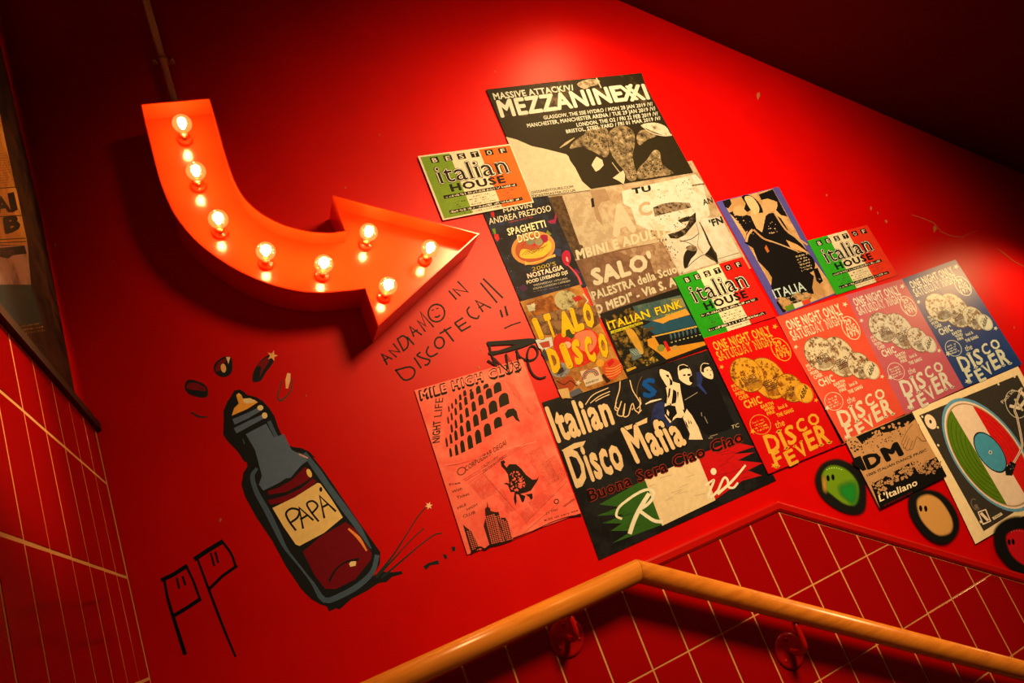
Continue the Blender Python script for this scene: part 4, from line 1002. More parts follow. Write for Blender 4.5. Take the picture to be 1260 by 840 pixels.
for i in range(9): 
    rnd = random.Random(i + 50); x = rnd.uniform(800, 1000); y = 300 + (x - 800) * .9 + rnd.uniform(-40, 60); s.line(P, [(x, y), (x + 26, y + 50)], [1, 4, 1], (50, 24, 12), 2)
K(540, 550, 6)
N_ = 'newsprint'
s.poly(N_, [(180, 235), (560, 0), (640, 0), (860, 330), (1000, 340), (560, 640), (420, 470)], mottle((236, 74, 48), (250, 92, 60), 26), 1)
def column(a, b, c_, d_, n, seed):
    a, b, c_, d_ = map(Vector, (a, b, c_, d_))
    for i in range(n):
        t = i / n; p, q = a.lerp(d_, t), b.lerp(c_, t); s.tiny(N_, tuple(p), tuple(q), tuple((a - d_) / n * .6), (190, 50, 30), 2, .92, seed + i)
column((230, 280), (345, 190), (450, 330), (330, 395), 22, 1); column((640, 60), (760, -10), (900, 240), (800, 300), 34, 2); column((760, 130), (860, 60), (960, 210), (880, 290), 26, 3)
column((440, 330), (470, 300), (560, 470), (510, 500), 26, 4); column((660, 410), (740, 350), (800, 420), (710, 480), 14, 5); column((740, 350), (810, 300), (860, 360), (790, 410), 12, 6); column((600, 500), (660, 440), (710, 500), (640, 560), 14, 7)
for p, q in (((180, 240), (640, -30)), ((190, 250), (650, -20)), ((215, 268), (420, 120)), ((620, 640), (900, 400)), ((640, 560), (950, 250)), ((320, 190), (570, 470))): s.line(N_, [p, q], 2, (110, 40, 20), 2)
s.text(N_, 'CORPOLIBAR DEGAI', (200, 178), (500, -20), (-10, -36), (110, 44, 22), 3, .02); s.ring(N_, (168, 176), (30, -10), (4, 26), 7, (120, 44, 24), 3, 16)
s.text(N_, "L'ALTRO LIDO", (320, 158), (440, 78), (-6, -18), (110, 44, 22), 3, .01); s.text(N_, 'DEI CO SCOPERTI', (330, 190), (500, 70), (-6, -18), (110, 44, 22), 3, .01)
Fg = 'cloaked_figure'; dk = (34, 22, 12)
s.poly(Fg, [(455, 105), (480, 96), (492, 110), (480, 125), (500, 150), (520, 125), (570, 125), (610, 160), (640, 200), (690, 240), (722, 236), (738, 214), (730, 245), (700, 290), (680, 320), (640, 335), (600, 345), (640, 360), (628, 400), (615, 408), (590, 350), (570, 345), (575, 400), (565, 432), (553, 380), (560, 330), (530, 330), (510, 280), (478, 268), (500, 262), (520, 270), (510, 200), (490, 170), (462, 140)], dk, 3)
s.poly(Fg, [(640, 350), (690, 340), (694, 375), (680, 390), (665, 365)], dk, 3)
s.blobs(Fg, [(520, 160), (600, 190), (650, 280), (600, 330), (540, 320)], 11, 60, (240, 84, 54), 4, 31, .7)
B_ = 'skyline'; 
s.poly(B_, [(330, 580), (345, 520), (340, 455), (355, 440), (358, 395), (364, 440), (378, 450), (382, 470), (420, 480), (440, 475), (455, 520), (490, 520), (515, 560), (540, 660), (545, 680), (500, 695), (375, 725)], (60, 26, 14), 2)
for j in range(16):
    for i in range(12):
        x = 340 + i * 15 + j * 3.2; y = 530 + j * 13 - i * 4 - (18 if i < 5 else 0)
        if x > 536 or y > 712 - (x - 380) * .2 or y < 470 or (x > 455 and y < 525 + (x - 455) * .5): continue
        s.poly(B_, [(x, y), (x + 9, y - 2), (x + 11, y + 5), (x + 2, y + 7)], (255, 96, 62), 3)
s.line(B_, [(430, 520), (496, 694)], 6, dk, 4); s.line(B_, [(420, 480), (436, 530)], 5, dk, 4)
s.poly(B_, [(178, 572), (200, 590), (240, 620), (270, 680), (300, 760), (240, 785)], (60, 26, 14), 2)
for j in range(12):
    for i in range(4):
        x = 206 + i * 15 + j * 4; y = 620 + j * 13 - i * 4
        if y < 770 and x < 222 + j * 7 + 14: s.poly(B_, [(x, y), (x + 9, y - 2), (x + 11, y + 4), (x + 2, y + 6)], (255, 96, 62), 3)
s.line(B_, [(240, 780), (300, 738), (340, 752), (380, 725), (450, 712), (545, 682)], [16, 12, 18, 8], dk, 4, 3)
s.line(B_, [(545, 682), (700, 615), (830, 555), (950, 515), (1050, 500)], [4, 5, 6, 12], dk, 4, 3)
T = 'lettering'; cc = (96, 36, 18)
for tx, a, b, hh in (('Free', (80, 285), (160, 268), 18), ('With', (100, 340), (172, 312), 20), ('Ticket', (135, 382), (226, 350), 20), ('MILE', (140, 460), (204, 428), 18), ('HIGH', (208, 470), (285, 430), 18), ('CLUB', (180, 522), (270, 488), 22), ('21 Mar', (792, 498), (882, 462), 18), ('8:30 till very late', (780, 548), (1030, 470), 14)):
    s.text(T, tx, a, b, (-5, -hh), cc, 3, .01)
s.ring(T, (868, 400), (16, -4), (2, 16), 7, (60, 24, 14), 3, 12); s.line(T, [(915, 438), (1000, 378)], 3, (60, 24, 14), 3); s.line(T, [(925, 440), (1005, 384)], 3, (60, 24, 14), 3)
s.line('crease', [(40, 132), (200, 110), (330, 70), (470, 20), (720, -40)], 3, (255, 130, 90), 4, 3)
s.line('crease', [(60, 138), (150, 122), (280, 88)], [2, 6, 2], (212, 44, 30), 4, 3)

# idm sleeve ---------------------------------------------------------------------------
GAIN = 1.2
K(1030, 500, 6.46)
s = Sheet('record_sleeve_poster', 'small tan and black poster with drawn hands, overlapping the turntable poster', 'poster', [(62, 265), (590, 48), (872, 550), (342, 812)], (196, 124, 66), 7)
P = 'picture'; bk = (20, 15, 10); rough = mottle((20, 15, 10), (196, 124, 66), 70, .50, .53)
s.poly(P, [(150, 240), (590, 50), (620, 100), (560, 150), (420, 200), (300, 220), (200, 300)], bk, 1)
s.blobs(P, [(200, 290), (300, 190), (560, 100), (640, 110), (560, 200), (250, 340)], 17, 70, (196, 124, 66), 2, 41, .6)
s.blobs(P, [(70, 270), (150, 250), (230, 380), (150, 380)], 12, 26, bk, 2, 42, .7)
s.blobs(P, [(200, 260), (560, 150), (540, 220), (260, 370)], 7, 70, bk, 3, 43, .7)
s.poly(P, [(270, 620), (520, 480), (590, 440), (640, 520), (700, 440), (790, 400), (872, 550), (342, 812)], bk, 1)
s.blobs(P, [(300, 560), (600, 430), (640, 520), (380, 660), (330, 680)], 20, 90, (190, 120, 64), 2, 44, .6)
s.blobs(P, [(650, 520), (700, 440), (800, 410), (840, 500), (700, 540)], 18, 60, (180, 112, 60), 2, 45, .6)
s.blobs(P, [(260, 610), (340, 600), (400, 650), (340, 700)], 14, 24, (190, 120, 64), 2, 49, .6)
s.blobs(P, [(260, 600), (600, 430), (830, 420), (840, 500), (360, 680)], 8, 160, bk, 3, 46, .7)
s.poly('drawn_hand', [(520, 280), (560, 200), (600, 130), (650, 140), (690, 260), (640, 250), (580, 340), (530, 320)], (196, 124, 66), 3)
for pts in ([(600, 140), (560, 190), (530, 250), (512, 290), (530, 300), (560, 230)], [(530, 300), (524, 325), (545, 325), (575, 250)], [(545, 325), (550, 345), (575, 340), (600, 270)], [(575, 340), (600, 335), (625, 260), (640, 240), (670, 270), (708, 272), (690, 240), (660, 180), (650, 140)]): s.line('drawn_hand', pts, 3.5, (96, 46, 20), 4, 4)
T = 'lettering'
s.poly(T, [(120, 415), (185, 390), (235, 500), (205, 512), (140, 470)], bk, 4)
s.text(T, 'D', (240, 498), (366, 448), (-42, -100), bk, 4, .07); s.text(T, 'M', (388, 436), (532, 374), (-52, -96), bk, 4, .08)
s.text(T, '100% ITALIAN DANCE MUSIC', (240, 558), (714, 352), (-6, -20), bk, 4, .02)
s.text(T, "L'Italiano", (340, 756), (642, 622), (-14, -52), (250, 196, 130), 5, .03)
s.text(T, 'AUTENTICO MADE IN ITALY', (372, 796), (600, 690), (-4, -14), (120, 20, 14), 5, .01)

# turntable poster ----------------------------------------------------------------------
GAIN = 1.45
K(1120, 450, 3.65)
tl_, bl_ = wall(*k2((8, 205))), wall(*k2((293, 800))); hh_ = (bl_ - tl_).length
def RECT(u, v):                               # true rectangle on the wall, given back in crop units
    p = proj(tl_.lerp(bl_, v) + Vector((1, 0, 0)) * hh_ * 1.36 * u); return ((p[0] - _k[0]) * _k[2], (p[1] - _k[1]) * _k[2])
s = Sheet('turntable_poster', 'large cream bordered poster of a turntable playing a green, white and red record', 'poster', [RECT(0, 0), RECT(1, 0), RECT(1, 1), RECT(0, 1)], (240, 184, 112), 4)
P = 'deck'
s.poly(P, [(40, 222), RECT(.955, .062), RECT(.955, .925), (330, 742)], (56, 42, 28), 1)
def EL(part, sc, mat, L, dx=0, dy=0, n=48):
    s.poly(part, [(352 + dx + sc * (205 * math.cos(t) * .98 + 62 * math.sin(t)), 400 + dy + sc * (62 * math.cos(t) * 1.35 + 242 * math.sin(t))) for t in [2 * math.pi * i / n for i in range(n)]], mat, L)
EL('platter', 1.0, (96, 128, 140), 2); EL('platter', .945, (236, 190, 130), 3); EL('platter', .91, (170, 120, 70), 4)
def seg(sc, f0, f1):                          # strip of the record between two chords
    n = 64; pts = [(352 + sc * (200.9 * math.cos(t) + 62 * math.sin(t)), 400 + sc * (83.7 * math.cos(t) + 242 * math.sin(t))) for t in [2 * math.pi * i / n for i in range(n)]]
    d = Vector((235, 400)).normalized(); nn = Vector((d.y, -d.x))
    q = [Vector(p) for p in pts]; out = [(p.x, p.y) for p in q]
    def cl_(poly, sgn, c):
        o = []
        for i, p in enumerate(poly):
            r = poly[(i + 1) % len(poly)]; dp = sgn * (Vector(p).dot(nn) - c); dr = sgn * (Vector(r).dot(nn) - c)
            if dp >= 0: o.append(p)
            if dp * dr < 0: t = dp / (dp - dr); o.append((p[0] + t * (r[0] - p[0]), p[1] + t * (r[1] - p[1])))
        return o
    return cl_(cl_(out, 1, f0), -1, f1)
dn = Vector((235, 400)).normalized(); nn_ = Vector((dn.y, -dn.x)); c0 = Vector((352, 400)).dot(nn_)
s.poly('record', seg(.885, c0 - 400, c0 - 42), (84, 100, 10), 5)
s.poly('record', seg(.885, c0 - 42, c0 + 50), (244, 196, 132), 5)
s.poly('record', seg(.885, c0 + 50, c0 + 400), (214, 22, 14), 5)
for g_ in (.40, .50, .60, .70, .80, .87):
    pts = [(352 + g_ * (200.9 * math.cos(t) + 62 * math.sin(t)), 400 + g_ * (83.7 * math.cos(t) + 242 * math.sin(t))) for t in [2 * math.pi * i / 64 for i in range(65)]]
    gp = [p for p in pts if Vector(p).dot(nn_) < c0 - 46]
    k0 = [i for i in range(65) if Vector(pts[i]).dot(nn_) < c0 - 46]
    run = []; prev = None
    for i in k0:
        if prev is not None and i != prev + 1:
            if len(run) > 1: s.line('grooves', run, 1.6, (40, 48, 8), 6)
            run = []
        run.append(pts[i]); prev = i
    if len(run) > 1: s.line('grooves', run, 1.6, (40, 48, 8), 6)
    run = [p for p in pts[44:64] if Vector(p).dot(nn_) > c0 + 54]
    if len(run) > 1: s.line('grooves', run, 1.4, (176, 10, 8), 6)
EL('record_label', .36, (28, 26, 22), 7, 7, -12); EL('record_label', .335, (70, 128, 150), 8, 7, -12); s.ell('record_label', (360, 388), (8, -3), (3, 9), (190, 170, 130), 9, 12); s.ell('record_label', (360, 388), (3, -1), (1, 4), BLACK, 10, 8)
s.ell(P, (91, 251), (26, 6), (6, 33), (240, 190, 124), 2, 24); s.ell(P, (91, 250), (6, 1), (1, 9), (50, 40, 30), 3, 10)
for p in ((54, 228), (124, 276), (126, 356), (396, 82), (468, 48), (316, 700)): s.ell(P, p, (5, 1), (1, 6), (226, 180, 120), 2, 8)
s.ring(P, (292, 622), (18, 6), (4, 24), 4, (110, 84, 56), 2, 20, .5, 5); s.poly(P, [(286, 625), (300, 620), (308, 640), (292, 642)], (110, 84, 56), 2)
s.poly(P, [(302, 655), (340, 642), (364, 698), (326, 714)], (236, 190, 130), 2); s.poly(P, [(308, 659), (337, 648), (357, 695), (329, 706)], (44, 34, 24), 3); s.poly(P, [(312, 664), (322, 656), (354, 690), (346, 698)], (236, 190, 130), 4)
s.poly(P, [(368, 680), (408, 658), (416, 668), (374, 692)], (226, 180, 120), 2); s.text(P, 'OOO', (376, 686), (410, 668), (-3, -8), (44, 34, 24), 3, .03)
Ar = 'tone_arm'
s.ring(Ar, (476, 172), (48, 6), (8, 62), 4, (180, 150, 110), 9, 26); s.ell(Ar, (474, 176), (40, 4), (6, 50), (46, 36, 26), 9)
s.text(Ar, 'Pitch adj', (418, 170), (470, 112), (-14, -10), (226, 190, 140), 10, .0)
s.line(Ar, [(500, 100), (470, 190), (480, 230), (500, 330), (500, 370), (462, 440)], 10, (232, 190, 132), 11, 5)
s.line(Ar, [(500, 100), (470, 190), (480, 230), (500, 330), (500, 370), (462, 440)], 3, (120, 90, 60), 12, 5)
s.line(Ar, [(450, 180), (490, 190), (520, 150)], 14, (226, 186, 130), 11); s.line(Ar, [(490, 110), (511, 130)], 14, (232, 190, 132), 11); s.line(Ar, [(470, 150), (505, 200)], 9, (196, 156, 106), 11)
s.poly(Ar, [(450, 428), (476, 440), (458, 492), (430, 490), (426, 465)], (24, 20, 16), 12); s.blobs(Ar, [(450, 435), (470, 445), (455, 485), (432, 480)], 4, 6, (120, 100, 80), 13, 61)

# ------------------------------------------------------------------ painted and drawn on the wall
GAIN = 1.0
def pen(name, label, cat, pts0, level=-.4, **k): return Sheet(name, label, cat, pts0, None, level, **k)
MK = (24, 26, 20)
K(380, 300, 4.2)
s = pen('marker_writing', 'black marker writing in two slanting lines below the arrow sign', 'graffiti', [(370, 440), (1100, 600)])
J = 'marker_strokes'
K(460, 330, 6.46)
for pts in ([(105, 765), (60, 680), (145, 720)], [(66, 690), (104, 755)], [(80, 732), (118, 708)], [(180, 705), (118, 652), (208, 665), (155, 600)], [(188, 562), (236, 655)], [(265, 545), (318, 605)],
            [(318, 540), (285, 462), (380, 528)], [(308, 512), (345, 490)], [(408, 500), (345, 415), (412, 458), (368, 345), (474, 464)], [(598, 180), (655, 245)], [(686, 218), (628, 165), (748, 188), (668, 105)]): s.line(J, pts, 12.5, MK, 1)
s.line(J, [(188, 562), (232, 536), (268, 566), (270, 620), (236, 656)], 12.5, MK, 1, 4)
s.ring(J, (498, 355), (64, -14), (12, 68), 12.5, MK, 1, 24); s.line(J, [(462, 334), (476, 328)], 8, MK, 1); s.line(J, [(498, 322), (512, 316)], 8, MK, 1); s.line(J, [(488, 386), (508, 386), (524, 372)], 12.5, MK, 1, 3)
K(380, 300, 4.2)
for pts in ([(448, 650), (492, 702), (535, 690), (548, 655), (520, 635), (450, 652)], [(545, 588), (580, 640)], [(575, 560), (560, 575), (590, 590), (625, 600), (615, 622), (600, 625)], [(618, 530), (608, 560), (630, 582), (665, 565)]): s.line(J, pts, 8.5, MK, 1, 3)
s.ring(J, (675, 510), (24, -8), (6, 28), 8.5, MK, 1, 18)
for pts in ([(700, 440), (748, 502)], [(678, 462), (735, 430)], [(755, 410), (790, 450), (835, 425)], [(775, 428), (812, 405)], [(755, 408), (795, 382)]): s.line(J, pts, 8.5, MK, 1)
s.line(J, [(830, 325), (818, 345), (835, 375), (870, 385), (880, 370)], 8.5, MK, 1, 3); s.line(J, [(900, 350), (862, 292), (940, 330)], 8.5, MK, 1); s.line(J, [(878, 330), (908, 312)], 7, MK, 1)
for pts in ([(888, 202), (972, 302)], [(902, 180), (1002, 278)]): s.line(J, pts, 9, MK, 1)
for pts in ([(990, 342), (1000, 376)], [(1014, 322), (1026, 368)]): s.line(J, pts, [9, 12], MK, 1)
s.line(J, [(1012, 436), (1050, 418), (1094, 404)], 7, MK, 1)
s = pen('marker_tag', 'thick black marker tag crossing the top corner of the pink flyer', 'graffiti', [(920, 480), (1220, 700)], 2.7)
K(590, 400, 10.5)
s.poly(J, [(93, 212), (400, 190), (640, 168), (740, 172), (762, 186), (740, 210), (560, 285), (380, 335), (180, 382), (122, 372), (118, 338), (250, 325), (470, 248), (300, 252), (112, 264)], MK, 1)
for pts in ([(128, 250), (146, 345), (218, 528)], [(110, 455), (228, 524)], [(190, 428), (390, 620), (342, 370), (512, 612), (486, 318)], [(345, 372), (370, 560)]): s.line(J, pts, 22, MK, 1)
s.line(J, [(478, 322), (520, 400), (590, 440), (670, 450), (740, 405), (752, 330), (700, 266), (645, 290), (618, 400), (645, 540), (700, 640), (780, 684), (856, 664)], 22, MK, 1, 4)

# bottle mural
GAIN = 1.9
OUT = []
K(190, 420, 5.25); OUT += [k2(p) for p in [(515, 318), (545, 308), (575, 322), (600, 345), (655, 358), (700, 384), (742, 430), (775, 480), (802, 560), (830, 620), (862, 668), (900, 682), (950, 688), (1002, 712), (1042, 755)]]
K(280, 560, 4.2); OUT += [k2(p) for p in [(440, 8), (490, 70), (550, 155), (600, 230), (660, 318), (720, 402), (790, 500), (788, 560), (752, 625), (790, 600), (850, 604), (900, 598), (905, 612), (850, 628), (822, 654), (780, 660), (720, 700), (640, 742), (580, 795), (560, 790), (525, 806), (512, 780), (480, 770), (432, 742), (380, 690), (300, 570), (230, 440), (150, 322), (90, 212), (72, 150), (82, 90), (104, 55), (98, 35)]]
K(190, 420, 5.25); OUT += [k2(p) for p in [(580, 775), (540, 712), (470, 640), (444, 600), (448, 500), (446, 450), (470, 390), (500, 345)]]
K(0, 0, 1)
s = pen('painted_bottle', 'large painted bottle of red wine with cream label, on the red wall', 'mural', OUT)
s.poly('outline', OUT, (22, 20, 15), 1)
GY = (76, 78, 76); GD = (60, 66, 64); OR = (240, 122, 34); LT = (240, 166, 88); WR = (98, 9, 12)
K(190, 420, 5.25)
s.poly('glass', [(590, 598), (722, 530), (790, 650), (850, 745), (965, 782), (930, 820), (880, 880), (700, 900), (690, 850), (650, 700)], GY, 2)
s.line('glass', [(742, 520), (780, 600), (830, 680), (870, 715), (960, 735), (1010, 770), (1060, 830), (1100, 890)], [26, 22, 20, 26], GD, 2, 3)
s.line('glass', [(520, 515), (600, 480), (690, 432)], [38, 34, 26], GY, 2); s.line('glass', [(530, 572), (620, 525), (715, 478)], [38, 34, 26], GY, 2)
s.poly('cap', [(500, 478), (515, 430), (545, 400), (535, 370), (528, 345), (545, 332), (562, 345), (572, 368), (610, 366), (650, 378), (668, 392), (600, 436), (540, 462)], OR, 3)
s.poly('cap', [(572, 370), (620, 366), (662, 390), (600, 402), (575, 392)], LT, 4); s.ell('cap', (684, 428), (20, -2), (2, 17), LT, 4, 14); s.ell('cap', (712, 478), (18, -2), (2, 20), LT, 4, 14); s.ell('cap', (545, 345), (10, 0), (0, 12), (236, 140, 60), 4, 10)
s.line('glass', [(572, 632), (582, 662)], 6, GD, 3)
s.line('glass', [(935, 728), (990, 752)], 9, (190, 116, 90), 4)
K(280, 560, 4.2)
s.poly('glass', [(150, -60), (290, -110), (330, -30), (420, 25), (392, 42), (330, 100), (270, 140), (185, 182), (162, 152), (182, 92), (160, 30)], GY, 2)
s.line('glass', [(150, 70), (128, 110), (150, 190), (200, 280), (250, 380), (300, 480), (370, 570), (440, 660), (500, 748), (590, 722), (680, 670), (750, 600), (772, 520)], [16, 24, 26, 30, 26, 12, 10, 26, 30, 30, 26, 24], GD, 2, 3)
s.line('glass', [(400, -8), (450, 60), (520, 160), (600, 270), (680, 380), (740, 480)], [20, 30, 30, 34, 30, 8], GD, 2, 3)
s.poly('wine', [(206, 185), (260, 168), (330, 130), (400, 60), (428, 75), (440, 110), (380, 150), (300, 190), (214, 204)], WR, 3)
s.poly('wine#2', [(208, 232), (300, 208), (380, 170), (440, 120), (460, 135), (400, 190), (300, 240), (222, 256)], WR, 3)
s.poly('wine#3', [(388, 498), (480, 420), (610, 345), (660, 380), (745, 505), (740, 540), (660, 640), (560, 690), (505, 690), (450, 620)], WR, 3)
s.ell('highlight#1', (422, 92), (14, 4), (4, 22), (226, 150, 60), 4, 12); s.line('highlight#2', [(626, 380), (680, 430), (718, 492)], [10, 18, 8], (206, 104, 36), 4, 3); s.poly('highlight#3', [(628, 560), (640, 545), (665, 548), (662, 570), (634, 576)], LT, 4)
s.line('brush_stroke', [(526, 648), (560, 590), (610, 552), (676, 536)], [12, 8, 12], (22, 18, 14), 4, 4)
s.poly('label', [(232, 272), (350, 215), (465, 142), (480, 146), (540, 230), (596, 320), (500, 400), (372, 468), (352, 460), (290, 370)], (236, 150, 72), 3)
for pts in ([(352, 386), (318, 340), (302, 300), (330, 275), (370, 285), (362, 320), (330, 345)],): s.line('label', pts, 11, BLACK, 4, 4)
for pts in ([(390, 376), (370, 270), (442, 334)], [(378, 330), (408, 312)]): s.line('label', pts, 11, BLACK, 4)
s.line('label', [(470, 340), (430, 290), (410, 250), (440, 236), (466, 262), (436, 300)], 10, BLACK, 4, 4)
for pts in ([(500, 322), (476, 210), (558, 288)], [(490, 268), (520, 252)]): s.line('label', pts, 11, BLACK, 4)
s.ell('label', (482, 176), (8, 0), (0, 13), BLACK, 4, 10)
K(420, 600, 6)
for pts in ([(260, 650), (380, 500), (490, 330), (560, 220), (620, 145)], [(260, 660), (400, 510), (500, 400), (605, 300)], [(300, 660), (420, 560), (560, 440), (680, 350), (740, 334)]): s.line('splash_strokes', pts, [18, 8, 8], (30, 34, 24), 2, 4)
s.star('splash_strokes', (646, 132), 30, (236, 150, 84), 3, 6)
for q in ([(606, 580), (640, 555), (715, 532), (722, 562), (660, 570), (625, 606)], [(748, 490), (775, 492), (782, 522), (765, 525)], [(812, 436), (840, 432), (842, 462), (822, 470)]): s.poly('splash_strokes', q, MK, 2)
K(190, 420, 5.25)
DR = 'flying_drop'
s.poly(DR + '#1', [(195, 285), (215, 248), (260, 250), (320, 275), (345, 310), (340, 355), (300, 362), (235, 345), (205, 320)], (26, 24, 18), 2, 3); s.poly(DR + '#1', [(215, 275), (260, 265), (325, 295), (328, 320), (280, 315), (215, 305)], (104, 14, 14), 3, 3)
s.poly(DR + '#2', [(382, 170), (400, 130), (450, 98), (480, 100), (500, 110), (502, 190), (470, 225), (430, 228), (395, 205)], (26, 24, 18), 2, 3); s.poly(DR + '#2', [(395, 170), (420, 130), (462, 110), (450, 150), (425, 185), (400, 195)], (104, 14, 14), 3, 3); s.ell(DR + '#2', (446, 172), (16, -8), (8, 28), (226, 136, 60), 4, 12); s.poly(DR + '#2', [(462, 100), (490, 102), (478, 145)], (226, 150, 90), 4)
s.poly(DR + '#3', [(640, 195), (680, 130), (735, 88), (772, 100), (765, 140), (720, 200), (690, 250), (650, 262), (634, 250)], (26, 24, 18), 2, 3); s.poly(DR + '#3', [(665, 155), (720, 105), (745, 120), (700, 190), (680, 230), (690, 165)], (104, 14, 14), 3, 3); s.star(DR + '#3', (762, 92), 36, (226, 130, 60), 4, 5)
s.line(DR + '#4', [(828, 250), (800, 330), (800, 372), (820, 380), (860, 345), (885, 300), (888, 240)], [6, 10, 6], (40, 50, 34), 2, 3); s.line(DR + '#4', [(868, 210), (862, 250), (856, 300)], [22, 32, 14], (226, 136, 70), 3)
s.line(DR + '#5', [(238, 458), (290, 485), (342, 487)], [9, 12, 6], (34, 34, 24), 2, 3)

# two flag-like letters
GAIN = 1.0
K(160, 640, 4.667)
s = pen('painted_letters', 'two painted flag-like letters with eye marks, low beside the tiled corner', 'graffiti', [(185, 120), (610, 780)])
J = 'brush_strokes'; c = (10, 18, 14)
s.line(J, [(195, 330), (215, 440), (250, 560), (315, 765)], [14, 18, 24], c, 1, 3); s.line(J, [(184, 342), (250, 310), (325, 262)], 24, c, 1); s.line(J, [(322, 262), (360, 340), (402, 452)], 14, c, 1, 3); s.line(J, [(402, 452), (330, 500), (250, 548)], 22, c, 1)
s.line(J, [(385, 215), (450, 390), (530, 600), (605, 780)], [12, 16, 12], c, 1, 3); s.line(J, [(374, 220), (450, 170), (530, 122)], 26, c, 1); s.line(J, [(530, 122), (580, 190), (608, 268)], 14, c, 1, 3); s.line(J, [(612, 262), (530, 320), (452, 396)], 18, c, 1)
for a, b in (((268, 332), (282, 388)), ((302, 322), (318, 370)), ((464, 190), (484, 260)), ((490, 182), (506, 242))): s.line(J, [a, b], 12, c, 1)

# sprayed ghost heads ---------------------------------------------------------------
GAIN = 1.25
def spraymat(c):
    k = ('spray', c, GAIN)
    if k in MATS: return MATS[k]
    mt, t, b = nt('spray_paint', .5, .25)
    b.inputs['Base Color'].default_value = (*A(c), 1)
    at = t.nodes.new('ShaderNodeAttribute'); at.attribute_name = 'cover'
    v = coords(t, (1, 1, 1)); n = noise(t, v, 900, 2)
    m_ = t.nodes.new('ShaderNodeMath'); m_.operation = 'MULTIPLY_ADD'; m_.inputs[1].default_value = .5; m_.inputs[2].default_value = -.25; t.links.new(n, m_.inputs[0])
    a_ = t.nodes.new('ShaderNodeMath'); a_.operation = 'ADD'; t.links.new(at.outputs['Fac'], a_.inputs[0]); t.links.new(m_.outputs[0], a_.inputs[1])
    r = ramp(t, a_.outputs[0], [(0.1, (0, 0, 0)), (0.75, (1, 1, 1))]); t.links.new(r, b.inputs['Alpha'])
    MATS[k] = mt; return mt
def spray(s, part, pts, rim_in, rim_out, mat, L):
    """soft edged patch: full cover inside, fading over a rim"""
    q = [k2(p) for p in catmull(pts, 4, True)]; cx = sum(p[0] for p in q) / len(q); cy = sum(p[1] for p in q) / len(q); n = len(q)
    rings = []
    for sc in (0.0, rim_in, (rim_in + rim_out) / 2, rim_out):
        rings.append([(cx + (x - cx) * sc, cy + (y - cy) * sc) for x, y in q])
    h = s.h0 + .00013 * L
    V = [s.surf(*p, h) for r in rings[1:] for p in r] + [s.surf(cx, cy, h)]; F = [(i, (i + 1) % n, 3 * n) for i in range(n)]
    for r in range(2): F += [(r * n + i, r * n + (i + 1) % n, (r + 1) * n + (i + 1) % n, (r + 1) * n + i) for i in range(n)]
    o = obj(part, V, F, mat, s.root)
    at = o.data.attributes.new('cover', 'FLOAT', 'POINT')
    at.data.foreach_set('value', [1.0] * n + [.55] * n + [0.0] * n + [1.0])
def ghost(label, cols, out, body, eyes, level=8.5):
    s = pen('spray_painted_face', label, 'graffiti', out, level, group='spray painted faces along the stair moulding')
    spray(s, 'outline', out, .90, 1.07, spraymat((14, 12, 8)), 1)
    spray(s, 'face', body, .86, 1.06, spraymat(cols[0]), 2)
    for c_, pts in cols[1:]: spray(s, 'shading', pts, .08, 1.3, spraymat(c_), 3)
    for k_, e in enumerate(eyes): s.ell('eye#%d' % k_, e, (9, -1.5), (3, 18), (12, 10, 6), 5, 14)
    return s
K(990, 560, 4.667)
s = ghost('green sprayed face with thick black outline, leftmost of the three painted faces', [(104, 122, 8), ((20, 112, 26), [(200, 170), (290, 150), (308, 240), (280, 285), (230, 250), (200, 220)]), ((170, 110, 30), [(100, 120), (125, 130), (130, 210), (105, 200)])],
      [(62, 130), (100, 50), (180, 20), (250, 40), (330, 90), (352, 180), (350, 300), (310, 338), (230, 330), (140, 280), (80, 210)], [(100, 110), (140, 62), (200, 62), (262, 98), (305, 160), (312, 225), (290, 284), (230, 280), (160, 230), (108, 180)], [(135, 131), (163, 126)], 2.6)
for i in range(7): s.ell('speckles', (128 + i * 14, 82 - [0, 6, 9, 10, 9, 5, 0][i]), (3.5, 0), (0, 3), (190, 190, 90), 5, 8)
s = ghost('cream sprayed face with thick black outline, middle one of the three painted faces', [(212, 132, 56)],
      [(598, 250), (625, 205), (690, 196), (770, 210), (840, 270), (885, 360), (882, 440), (830, 500), (770, 508), (700, 470), (640, 400), (604, 330)], [(645, 260), (690, 226), (740, 232), (790, 270), (840, 350), (852, 410), (830, 450), (770, 460), (710, 420), (660, 350)], [(667, 305), (696, 306)], 4.6)
s = ghost('bright red sprayed face with thick black outline, at the right edge of the picture', [(200, 10, 16)],
      [(1096, 420), (1150, 370), (1230, 350), (1330, 380), (1400, 480), (1420, 600), (1380, 700), (1290, 700), (1190, 650), (1110, 560), (1088, 480)], [(1156, 470), (1190, 435), (1250, 425), (1310, 460), (1360, 540), (1370, 620), (1320, 650), (1240, 620), (1180, 560)], [(1175, 498), (1198, 496)], 6.6)
for i in range(6): s.ell('speckles', (1188 + i * 15, 440 - [0, 6, 9, 9, 5, 0][i]), (3.5, 0), (0, 3), (236, 80, 70), 5, 8)

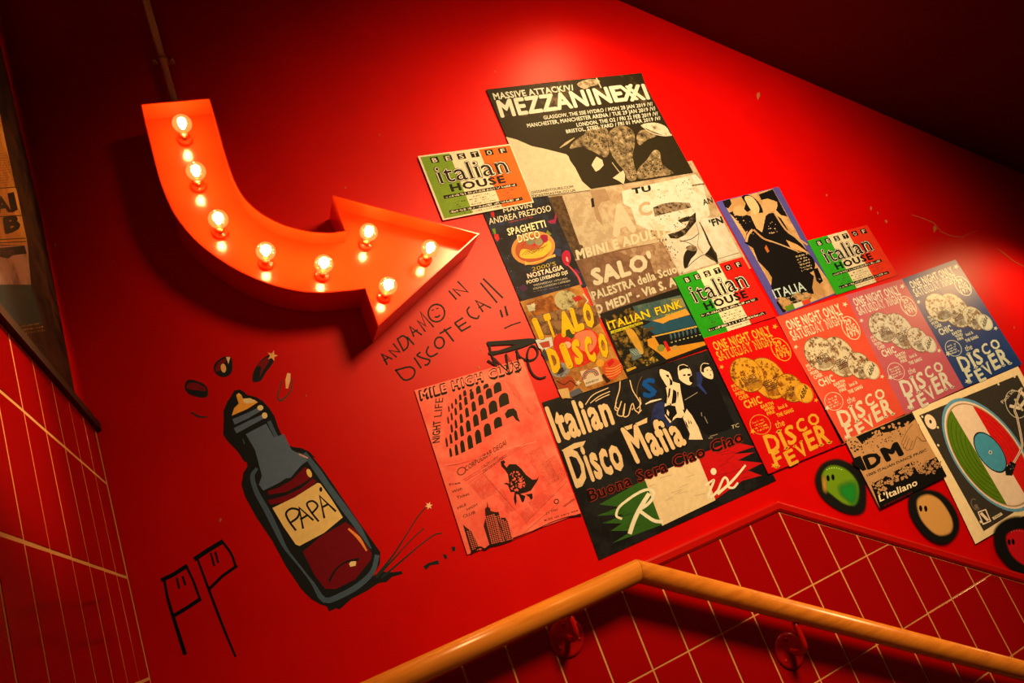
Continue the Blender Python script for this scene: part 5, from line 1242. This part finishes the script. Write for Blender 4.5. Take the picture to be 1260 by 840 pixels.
# ------------------------------------------------------------------ collage on the left wall
GAIN = 1.0
K(0, 0, 1)
s = Sheet('newspaper_collage_poster', 'tall dark newspaper collage poster on the left wall above the black ledge', 'poster', [(-95, -270), (-8, 20), (8, 85), (50, 262), (93, 487), (31, 440), (-60, 330), (-120, 250)], mottle((16, 10, 8), (66, 30, 14), 9, .4, .62), 0, surf=left)  # paper toned dark: shade near the corner put into its colour
P = 'picture'; AM = (206, 120, 40)
s.poly(P, [(-60, 60), (0, 140), (8, 180), (20, 235), (-40, 235)], mottle((170, 88, 26), (206, 120, 40), 8), 1)  # amber tone carries the lamp light falling on this side
s.poly(P, [(-40, 236), (20, 232), (32, 290), (34, 302), (-20, 300)], mottle((176, 96, 30), (210, 124, 44), 8), 2)
s.poly(P, [(-30, 302), (34, 302), (38, 350), (-10, 352)], mottle((110, 66, 42), (160, 100, 66), 10), 2)
s.poly(P, [(-10, 350), (38, 350), (54, 402), (50, 400), (20, 398), (0, 380)], (36, 44, 34), 2)
s.poly(P, [(0, 305), (30, 302), (33, 312), (16, 314), (10, 318), (0, 316)], (26, 14, 10), 4)
s.ell(P, (14, 311), (4, 0), (0, 4), (60, 34, 20), 5, 10); s.ell(P, (14, 311), (1.6, 0), (0, 1.8), (10, 8, 6), 6, 8)
T = 'lettering'
s.poly(T, [(9, 238), (17, 236), (22, 258), (14, 262)], (20, 10, 8), 3)
s.text(T, 'A:', (-4, 262), (19, 259), (-5, -20), (20, 12, 8), 4, .06); s.text(T, 'B', (6, 287), (26, 281), (-3, -19), (20, 12, 8), 4, .08)
for y in (230, 265, 293, 297): s.line(T, [(-6, y + 2), (20 + (y - 230) * .18, y)], 1.2, (40, 20, 10), 3)
for j in range(14): s.tiny(T, (-4, 190 + j * 3), (9 + j * .7, 188 + j * 3), (0, -1.2), (70, 34, 12), 3, .8, j)
for j in range(3): s.tiny(T, (14 + j * 3, 404 + j * 4.4), (54 + j, 398 + j * 4.4), (0, -2), (170, 110, 50), 3, .8, j)
s.poly(P, [(8, 120), (26, 180), (40, 240), (58, 330), (80, 430), (60, 380), (36, 300), (24, 250), (12, 190)], mottle((24, 12, 8), (74, 34, 16), 30, .4, .6), 1)  # dark strip along the corner edge: shade painted into the print
s.ring(P, (50, 432), (7, 2), (1, 8), 1.6, (60, 40, 30), 3, 14); s.ring(P, (50, 434), (4, 1), (1, 5), 1.4, (60, 40, 30), 3, 14)

for s in PRINTS: s.build()
